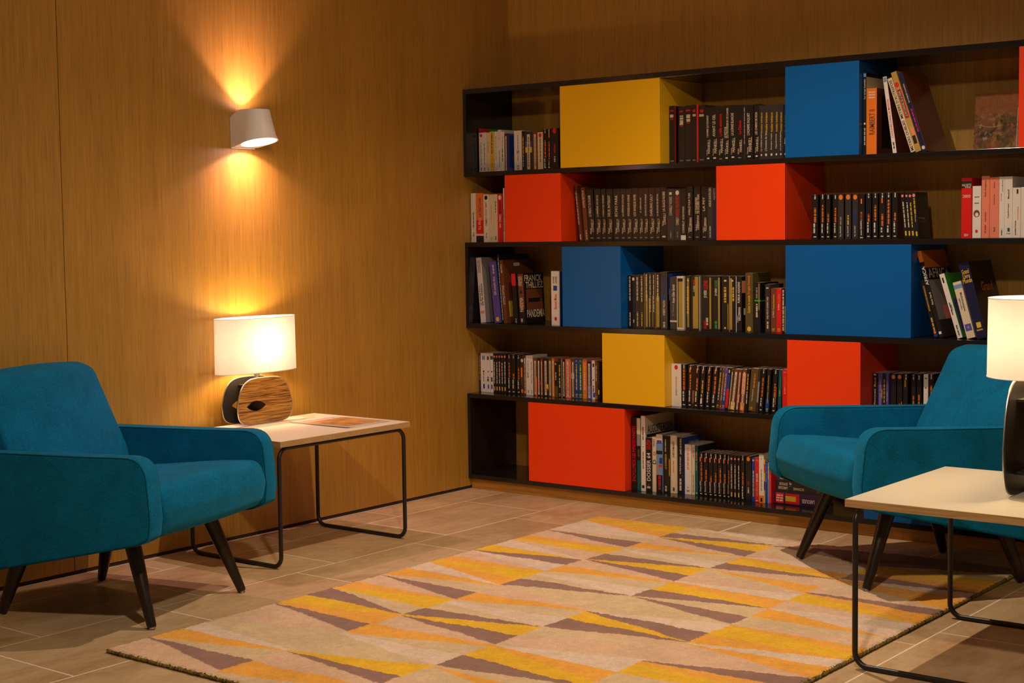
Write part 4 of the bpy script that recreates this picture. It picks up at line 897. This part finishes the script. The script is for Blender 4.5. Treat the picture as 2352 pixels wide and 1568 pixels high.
# ---------------------------------------------------------------- rug
PAL = {'Y': (0.95, 0.56, 0.03), 'O': (0.97, 0.47, 0.07), 'B': (0.36, 0.205, 0.16), 'T': (0.82, 0.55, 0.36), 'K': (0.78, 0.58, 0.34), 'P': (0.86, 0.66, 0.50)}
RX0, RX1, RY0, RY1 = 0.898, 2.592, -2.965, -0.598
nx, ny = 500, 700
xs = np.linspace(RX0, RX1, nx); ys = np.linspace(RY0, RY1, ny)
rs = np.random.RandomState(4)
X, Y = np.meshgrid(xs, ys)
def smooth_noise(shape, cell, rs_):
    gy, gx = shape[0] // cell + 3, shape[1] // cell + 3
    gn = rs_.rand(gy, gx)
    yi = np.arange(shape[0]) / cell; xi = np.arange(shape[1]) / cell
    y0 = yi.astype(int); x0 = xi.astype(int); fy = (yi - y0)[:, None]; fx = (xi - x0)[None, :]
    fy = fy * fy * (3 - 2 * fy); fx = fx * fx * (3 - 2 * fx)
    a = gn[y0][:, x0]; b = gn[y0][:, x0 + 1]; c = gn[y0 + 1][:, x0]; d_ = gn[y0 + 1][:, x0 + 1]
    return (a * (1 - fx) + b * fx) * (1 - fy) + (c * (1 - fx) + d_ * fx) * fy - 0.5
wob = smooth_noise(X.shape, 40, rs) * 0.016 + smooth_noise(X.shape, 4, rs) * 0.006
wobx = smooth_noise(X.shape, 40, rs) * 0.014 + smooth_noise(X.shape, 4, rs) * 0.006
Yw = Y + wob; Xw = np.clip(X + wobx, RX0, RX1)
cols_x = [0.898, 1.3225, 1.745, 2.1675, 2.593]
colr = np.zeros(X.shape + (4,)); colr[..., 3] = 1
for ci in range(4):
    inside = (Xw >= cols_x[ci]) & (Xw <= cols_x[ci + 1] + 1e-6)
    tt = (Xw - cols_x[ci]) / (cols_x[ci + 1] - cols_x[ci])
    done = np.zeros(X.shape, bool)
    for (k, yl, yr) in RUG[ci]:
        lim = yl + (yr - yl) * tt
        sel = inside & ~done & (Yw >= lim)
        colr[sel, :3] = PAL[k]; done |= sel
    sel = inside & ~done; colr[sel, :3] = PAL['T']
mott = 1 + smooth_noise(X.shape, 60, rs)[..., None] * 0.14 + smooth_noise(X.shape, 3, rs)[..., None] * 0.14
colr[..., :3] *= mott
edge = np.minimum(np.minimum(X - RX0, RX1 - X), np.minimum(Y - RY0, RY1 - Y))
isbrown = (colr[..., 0] < 0.4)
Z = 0.0125 + rs.rand(*X.shape) * 0.0022 + smooth_noise(X.shape, 6, rs) * 0.0022 + isbrown * 0.0010
Z = np.where(edge < 0.008, Z * (0.72 + 0.28 * np.clip(edge / 0.008, 0.0, 1)) + rs.rand(*X.shape) * 0.002, Z)
rim = edge < 0.004
jx = (rs.rand(*X.shape) - 0.5) * np.where(rim, 0.007, 0.002); jy = (rs.rand(*X.shape) - 0.5) * np.where(rim, 0.007, 0.002)
Vv = np.stack([X + jx, Y + jy, Z], -1).reshape(-1, 3)
idx = np.arange(nx * ny).reshape(ny, nx)
Fq = np.stack([idx[:-1, :-1], idx[:-1, 1:], idx[1:, 1:], idx[1:, :-1]], -1).reshape(-1, 4)
me = bpy.data.meshes.new('pile')
me.vertices.add(len(Vv)); me.vertices.foreach_set('co', Vv.ravel().astype(np.float32))
me.loops.add(Fq.size); me.loops.foreach_set('vertex_index', Fq.ravel().astype(np.int32))
me.polygons.add(len(Fq)); me.polygons.foreach_set('loop_start', (np.arange(len(Fq)) * 4).astype(np.int32))
me.polygons.foreach_set('loop_total', np.full(len(Fq), 4, np.int32))
me.update(calc_edges=True)
at = me.color_attributes.new('pile', 'FLOAT_COLOR', 'POINT'); at.data.foreach_set('color', colr.reshape(-1).astype(np.float32))
me.materials.append(rug_mat())
rug = tag(empty('rug', ((RX0 + RX1) / 2, (RY0 + RY1) / 2, 0)), 'large wool rug patterned with yellow, orange, brown and beige wedges on the tiles', 'rug')
po = bpy.data.objects.new('pile', me); C.objects.link(po); po.parent = rug
po.location = (-(RX0 + RX1) / 2, -(RY0 + RY1) / 2, 0)
# whipped yarn edge, olive green and brown turns
OLIVE = [flat('olive_yarn', (0.21, 0.155, 0.025), 0.95, spec=0.05), flat('brown_yarn', (0.10, 0.07, 0.04), 0.95, spec=0.05), flat('beige_yarn', (0.30, 0.22, 0.11), 0.95, spec=0.05)]
bm = bmesh.new()
cx_, cy_ = (RX0 + RX1) / 2, (RY0 + RY1) / 2
def stitch_run(p0, p1, nrm):
    p0, p1, nrm = Vector(p0), Vector(p1), Vector(nrm); L_ = (p1 - p0).length; n_ = int(L_ / 0.0042)
    dd = (p1 - p0).normalized()
    for i in range(n_):
        p = p0.lerp(p1, (i + 0.5) / n_) + nrm * rnd.uniform(-0.001, 0.0015)
        rr = rnd.uniform(0.0046, 0.0060)
        mi = rnd.choices((0, 1, 2), (0.6, 0.22, 0.18))[0]
        before = len(bm.faces)
        ring = []
        for s_ in (-1, 0, 1):
            ring.append([bm.verts.new(p + dd * (s_ * 0.0025 + math.sin(a) * 0.0015) + (nrm * math.cos(a) + Vector((0, 0, 1)) * math.sin(a)) * rr * (0.8 if s_ else 1.0) + Vector((0, 0, 0.0060))) for a in [2 * PI * k / 8 for k in range(8)]])
        for A, B in zip(ring, ring[1:]):
            for k in range(8): bm.faces.new((A[k], A[(k + 1) % 8], B[(k + 1) % 8], B[k])).material_index = mi
        bm.faces.new(ring[0][::-1]).material_index = mi; bm.faces.new(ring[-1]).material_index = mi
x0, x1, y0, y1 = RX0 - cx_, RX1 - cx_, RY0 - cy_, RY1 - cy_
stitch_run((x0, y0, 0), (x1, y0, 0), (0, -1, 0)); stitch_run((x1, y0, 0), (x1, y1, 0), (1, 0, 0))
stitch_run((x1, y1, 0), (x0, y1, 0), (0, 1, 0)); stitch_run((x0, y1, 0), (x0, y0, 0), (-1, 0, 0))
bmesh.ops.recalc_face_normals(bm, faces=bm.faces[:])
link('whipped_edge', bm, OLIVE, rug, smooth=True)

# ---------------------------------------------------------------- books
INK = {'w': (0.80, 0.74, 0.68), 'c': (0.74, 0.62, 0.44), 'k': (0.012, 0.010, 0.010), 'e': (0.035, 0.03, 0.03), 'r': (0.72, 0.012, 0.012),
       'o': (0.85, 0.20, 0.015), 'y': (0.80, 0.50, 0.03), 'g': (0.05, 0.40, 0.04), 'b': (0.01, 0.05, 0.30), 'p': (0.10, 0.07, 0.36),
       'n': (0.17, 0.05, 0.018), 's': (0.82, 0.25, 0.16), 't': (0.0, 0.10, 0.11), 'a': (0.30, 0.27, 0.25), 'l': (0.16, 0.30, 0.55),
       'm': (0.60, 0.01, 0.22), 'u': (0.035, 0.012, 0.055), 'h': (0.010, 0.012, 0.055), 'i': (0.50, 0.31, 0.07), 'j': (0.40, 0.28, 0.04), 'v': (0.10, 0.075, 0.02)}
WORD = {'w': 'white', 'c': 'cream', 'k': 'black', 'e': 'charcoal', 'r': 'red', 'o': 'orange', 'y': 'yellow', 'g': 'green', 'b': 'blue', 'p': 'purple',
        'n': 'brown', 's': 'salmon', 't': 'teal', 'a': 'grey', 'l': 'light blue', 'm': 'magenta', 'u': 'dark purple', 'h': 'navy', 'i': 'mustard', 'j': 'gold', 'v': 'olive'}
_im = {}
def ink(c):
    if c not in _im: _im[c] = flat('ink_' + WORD[c].replace(' ', '_'), INK[c], 0.45)
    return _im[c]
_cm = {}
def coverm(c):
    if c not in _cm: _cm[c] = flat('cover_' + WORD[c].replace(' ', '_'), INK[c], 0.34, spec=0.5, coat=0.15)
    return _cm[c]
_tc = {}
def text_tris(s):
    if s in _tc: return _tc[s]
    cu = bpy.data.curves.new('t', 'FONT'); cu.body = s; cu.size = 1.0; cu.resolution_u = 2; cu.offset = 0.012
    ob = bpy.data.objects.new('t', cu); C.objects.link(ob)
    dg = bpy.context.evaluated_depsgraph_get(); mm = bpy.data.meshes.new_from_object(ob.evaluated_get(dg))
    vs_ = [(v.co.x, v.co.y) for v in mm.vertices]; fs_ = [tuple(p.vertices) for p in mm.polygons]
    bpy.data.objects.remove(ob); bpy.data.curves.remove(cu); bpy.data.meshes.remove(mm)
    xs_ = [p[0] for p in vs_]; ys_ = [p[1] for p in vs_]
    bb = (min(xs_), max(xs_), min(ys_), max(ys_))
    _tc[s] = (vs_, fs_, bb); return _tc[s]
def put_text(bm, s, place, maxlen, size, fill):
    """place(a, b) maps text axes (along, across), centred on 0, to xyz"""
    vs_, fs_, bb = text_tris(s)
    L_, H_ = bb[1] - bb[0], bb[3] - bb[2]
    k = size / H_; kx = min(k * 1.25, maxlen / L_) if fill else min(k, maxlen / L_)
    cx0, cy0 = (bb[0] + bb[1]) / 2, (bb[2] + bb[3]) / 2
    V = [bm.verts.new(place((x - cx0) * kx, (y - cy0) * k)) for x, y in vs_]
    for f in fs_:
        try: bm.faces.new([V[i] for i in f])
        except ValueError: pass
def num(s): return [float(v) for v in s.split(',')]
def make_book(loc, w, h, depth, tilt, cov, des, label, group, rot=None, name='book'):
    r = random.Random(int(w * 1e5) + int(h * 1e4) + len(des) + int(loc[0] * 1e4))
    face_r = cov
    for tk in des.split(';'):
        if tk.startswith('F'): face_r = tk[1]
    t_ = 0.0012 if depth < 0.16 else 0.0022
    bm = bmesh.new()
    box(bm, 0, w, 0, t_, 0, h, mi=0, bev=0.0005)
    box(bm, 0, t_, t_, depth, 0, h, mi=0)
    box(bm, w - t_, w, t_, depth, 0, h, mi=1)
    root = link(name, bm, [coverm(cov), coverm(face_r)])
    root.location = loc; root.rotation_euler = rot if rot else (0, R_(tilt), 0)
    tag(root, label, 'book', group)
    ins = 0.0004 if depth < 0.16 else 0.003
    bm = bmesh.new(); box(bm, t_ + 0.0002, w - t_ - 0.0002, t_ + 0.0002, depth - ins, ins, h - ins)
    link('page_block', bm, PAPER, root)
    marks = {}
    def B(kind, c):
        key = (kind, c, len(marks)); marks[key] = bmesh.new()
        return marks[key]
    e1, e2, e3 = -0.00025, -0.0004, -0.00055
    for tk in des.split(';'):
        if not tk or tk[0] == 'F': continue
        k, c = tk[0], tk[1]
        if k in 'BQ':
            u0, u1, v0, v1 = num(tk[2:])
            b = B('band' if k == 'B' else 'cover_panel', c)
            if k == 'B': q = [(w * u0, e1, h * v0), (w * u1, e1, h * v0), (w * u1, e1, h * v1), (w * u0, e1, h * v1)]
            else: q = [(w - e1, depth * u0, h * v0), (w - e1, depth * u1, h * v0), (w - e1, depth * u1, h * v1), (w - e1, depth * u0, h * v1)]
            # later panels sit a hair in front of earlier ones
            off = 0.00003 * len(marks)
            q = [(p[0], p[1] - off, p[2]) if k == 'B' else (p[0] + off, p[1], p[2]) for p in q]
            b.faces.new([b.verts.new(p) for p in q])
        elif k == 'O':
            u, v, rr = num(tk[2:]); rr *= w
            b = B('roundel', c); off = 0.00003 * len(marks)
            b.faces.new([b.verts.new((w * u + rr * math.cos(a), e2 - off, h * v + rr * 1.15 * math.sin(a))) for a in [2 * PI * i / 18 for i in range(18)]])
        elif k == 'D':
            u, v0, v1, sz = num(tk[2:]); b = B('spine_lettering', c)
            z = h * v0; half = w * sz / 2
            if abs(v1 - v0) < 0.055 and sz >= 0.36:     # a short line of upright letters
                x = w * u - half
                while x < w * u + half - 0.0006:
                    lw = r.uniform(0.0008, 0.0018)
                    b.faces.new([b.verts.new(p) for p in ((x, e3, h * v0), (x + lw, e3, h * v0), (x + lw, e3, h * v1), (x, e3, h * v1))])
                    x += lw + 0.0007
                continue
            lim = h * v1; word = r.randint(3, 8)
            while z < lim:
                lh = r.uniform(0.0012, 0.0026); sh_ = half * r.uniform(0.72, 1.0)
                b.faces.new([b.verts.new(p) for p in ((w * u - sh_, e3, z), (w * u + half, e3, z), (w * u + half, e3, z + lh), (w * u - sh_, e3, z + lh))])
                z += lh + 0.0007; word -= 1
                if word <= 0: z += 0.0026; word = r.randint(3, 8)
        elif k in 'TR':
            head, s = tk[2:].split(':', 1)
            if k == 'R':
                u0, u1, v0, v1 = num(head); b = B('cover_lettering', c)
                cu_, cv_ = depth * (u0 + u1) / 2, h * (v0 + v1) / 2
                put_text(b, s, lambda a, q: (w + 0.0006, cu_ + a, cv_ + q), depth * (u1 - u0), h * (v1 - v0), True)
                continue
            mode = ''
            if head[-1] in 'du': mode = head[-1]; head = head[:-1]
            u, v0, v1, sz = num(head); b = B('spine_lettering', c)
            cz = h * (v0 + v1) / 2
            if mode == 'u': put_text(b, s, lambda a, q: (w * u + a, e3, cz + q), w * sz, h * (v1 - v0), True)
            elif mode == 'd': put_text(b, s, lambda a, q: (w * u + q, e3, cz - a), h * (v1 - v0), w * sz, False)
            else: put_text(b, s, lambda a, q: (w * u - q, e3, cz + a), h * (v1 - v0), w * sz, True)
    for (kind, c, _), b in marks.items():
        bmesh.ops.recalc_face_normals(b, faces=b.faces[:])
        link(kind, b, ink(c), root)
    return root

ORD = 'first second third fourth fifth sixth seventh eighth ninth tenth eleventh twelfth thirteenth fourteenth fifteenth sixteenth seventeenth eighteenth nineteenth twentieth'.split()
ORD += ['twenty-' + o for o in ORD[:9]] + ['thirtieth'] + ['thirty-' + o for o in ORD[:9]]
RUNINFO = {'1L': ('left of the top yellow box', 'paperbacks at the left end of the top shelf'),
           '1M': ('right of the top yellow box', 'dark novels between the yellow and blue boxes on the top shelf'),
           '1R': ('right of the top blue box', 'tall illustrated books on the top shelf'),
           '2L': ('left end of second shelf', 'paperbacks at the left end of the second shelf'),
           '2M': ('between the second-shelf red boxes', 'dark novels between the red boxes on the second shelf'),
           '2R': ('right of the rightmost second-shelf box', 'black pocket books right of the second red box'),
           '2E': ('right end of second shelf', 'pale novels at the right end of the second shelf'),
           '3L': ('left end of middle shelf', 'books at the left end of the middle shelf'),
           '3M': ('between the middle-shelf blue boxes', 'novels between the blue boxes on the middle shelf'),
           '3R': ('right of the middle-shelf blue boxes', 'tall books leaning at the right end of the middle shelf'),
           '4L': ('left of the fourth-shelf yellow box', 'pocket books left of the yellow box on the fourth shelf'),
           '4M': ('right of the fourth-shelf yellow box', 'pocket books right of the yellow box on the fourth shelf'),
           '4R': ('right of the fourth-shelf red box', 'pocket books behind the right armchair on the fourth shelf'),
           '5M': ('right of the bottom red box', 'books standing on the bottom shelf')}
def describe(cov, des, w, h, tilt, i, run):
    seen = []
    for tk in des.split(';'):
        if tk and tk[0] in 'TDO' and WORD[tk[1]] not in seen and tk[1] != cov: seen.append(WORD[tk[1]])
    for tk in des.split(';'):
        if tk and tk[0] == 'B' and WORD[tk[1]] not in seen and tk[1] != cov: seen.append(WORD[tk[1]])
    kind = 'pocket book' if h < 0.19 else ('large book' if h > 0.25 else 'paperback')
    adj = 'leaning ' if abs(tilt) > 8 else ('thick ' if w > 0.036 else ('thin ' if w < 0.0115 else ''))
    mk = (' with ' + ' and '.join(seen[:2]) + ' marks') if seen else ''
    s = f"{adj}{WORD[cov]} {kind}{mk}, {ORD[i]} from left, {RUNINFO[run][0]}"
    if len(s.split()) > 16: s = f"{adj}{WORD[cov]} {kind}, {ORD[i]} from left, {RUNINFO[run][0]}"
    return s
for run, (z, y, rows) in BOOKS.items():
    for i, (x0, w, h, tilt, cov, des) in enumerate(rows):
        depth = 0.108 if h < 0.19 else (0.145 if h < 0.245 else 0.215)
        if run == '5M' and i == 2: depth = 0.225
        zz = z + 0.0003 + (w * math.sin(R_(tilt)) if tilt > 0 else 0)
        yy = y
        if run == '5M': yy = -0.286 + 0.046 * min(1, max(0, (x0 - 0.85) / 0.25)) - (0.010 * min(1, (x0 - 1.3) / 0.2) if x0 > 1.3 else 0)
        make_book((x0, yy, zz), w, h, depth, tilt, cov, des, describe(cov, des, w, h, tilt, i, run), RUNINFO[run][1])

# lying dictionaries on the bottom shelf, spines outwards and upside down
def lying(x0, x1, y, z, th, depth, cov, des, label):
    # built standing, then laid down so the spine reads upside down
    return make_book((x1, y, z), th, x1 - x0, depth, 0, cov, des, label, 'dictionaries stacked flat on the bottom shelf', rot=(0, R_(-90), 0))
lying(1.482, 1.672, -0.232, 0.0674, 0.050, 0.13, 'u',
      'Tw.42,.08,.36,.3:LAROUSSE;Br.12,.9,.78,.96;Br.1,.9,.42,.74;By.3,.7,.5,.74;Dw.3,.8,.94,.12;Dw.5,.8,.94,.12;Dw.7,.8,.94,.12', 'thick purple and red dictionary lying flat, lowest of the bottom-shelf stack')
lying(1.486, 1.662, -0.228, 0.1177, 0.042, 0.12, 'k',
      'Tc.35,.7,.93,.26:LAROUSSE;Tc.72,.7,.9,.26:DE POCHE;Tc.35,.3,.56,.24:DICTIONNAIRE;Br.7,.95,.62,.66;Bt.5,.75,.6,.66;Bw.75,.8,.6,.66', 'black dictionary lying flat in the middle of the bottom-shelf stack')
lying(1.488, 1.650, -0.224, 0.1600, 0.018, 0.11, 'e', 'Dw.5,.7,.9,.3', 'thin dark book lying flat, uppermost of the bottom-shelf stack')

# cookbook facing the room on the top shelf
cb = tag(empty('cookbook', (2.247, -0.165, 1.4095), (R_(-7), 0, 0)), 'cookbook with a food photo cover, propped facing out beside the top-shelf red box', 'book')
bm = bmesh.new(); box(bm, 0, 0.215, 0.0, 0.002, 0, 0.208); box(bm, 0, 0.215, 0.016, 0.018, 0, 0.208); box(bm, 0, 0.002, 0.002, 0.016, 0, 0.208)
m, n, l, b = mat('food_photograph')
v = coords(n, l, (1, 1, 1))
f1 = noise(n, l, v, 22, 5, 0.6, 1.5); f2 = noise(n, l, v, 60, 3, 0.6)
vo = n.new('ShaderNodeTexVoronoi'); vo.inputs['Scale'].default_value = 34; l.new(v, vo.inputs['Vector'])
cc = ramp(n, l, f1, [(0.32, (0.02, 0.018, 0.012)), (0.45, (0.12, 0.10, 0.05)), (0.55, (0.35, 0.12, 0.06)), (0.68, (0.42, 0.33, 0.18))])
sv = n.new('ShaderNodeSeparateColor'); l.new(vo.outputs['Color'], sv.inputs[0])
cc = mixc(n, l, ramp(n, l, f2, [(0.52, (0, 0, 0)), (0.58, (1, 1, 1))]), cc, ramp(n, l, sv.outputs[0], [(0.0, (0.10, 0.16, 0.03)), (0.25, (0.42, 0.07, 0.03)), (0.45, (0.5, 0.26, 0.07)), (0.65, (0.35, 0.08, 0.07)), (0.8, (0.48, 0.42, 0.30)), (1.0, (0.16, 0.22, 0.05))]))
cc = mixc(n, l, 0.35, cc, (0.10, 0.05, 0.02))
sp = n.new('ShaderNodeSeparateXYZ'); l.new(v, sp.inputs[0])
gt = n.new('ShaderNodeMath'); gt.operation = 'GREATER_THAN'; gt.inputs[1].default_value = 0.135; l.new(sp.outputs['Z'], gt.inputs[0])
cc = mixc(n, l, gt.outputs[0], cc, mixc(n, l, 0.5, ramp(n, l, f2, [(0.3, (0.18, 0.06, 0.02)), (0.7, (0.36, 0.14, 0.045))]), (0.24, 0.09, 0.03)))
l.new(cc, b.inputs['Base Color']); b.inputs['Roughness'].default_value = 0.22
link('cover', bm, m, cb)
bm = bmesh.new(); box(bm, 0.0025, 0.213, 0.0022, 0.0158, 0.002, 0.206); link('page_block', bm, PAPER, cb)
bm = bmesh.new(); box(bm, 0.155, 0.205, -0.0006, -0.0001, 0.012, 0.15); link('inset_frame', bm, flat('inset_border', (0.5, 0.42, 0.36), 0.4), cb)
bm = bmesh.new(); box(bm, 0.1575, 0.2025, -0.0010, -0.0005, 0.0145, 0.1475); link('inset_photo', bm, m, cb)
bm = bmesh.new()
tube(bm, [(0.02 + 0.006 * k, -0.0008, 0.085 + 0.00035 * (k - 8) ** 2 * 0.4) for k in range(14)], 0.0012, 6)
link('dish_rim', bm, flat('dish_rim_cream', (0.45, 0.36, 0.26), 0.4), cb)
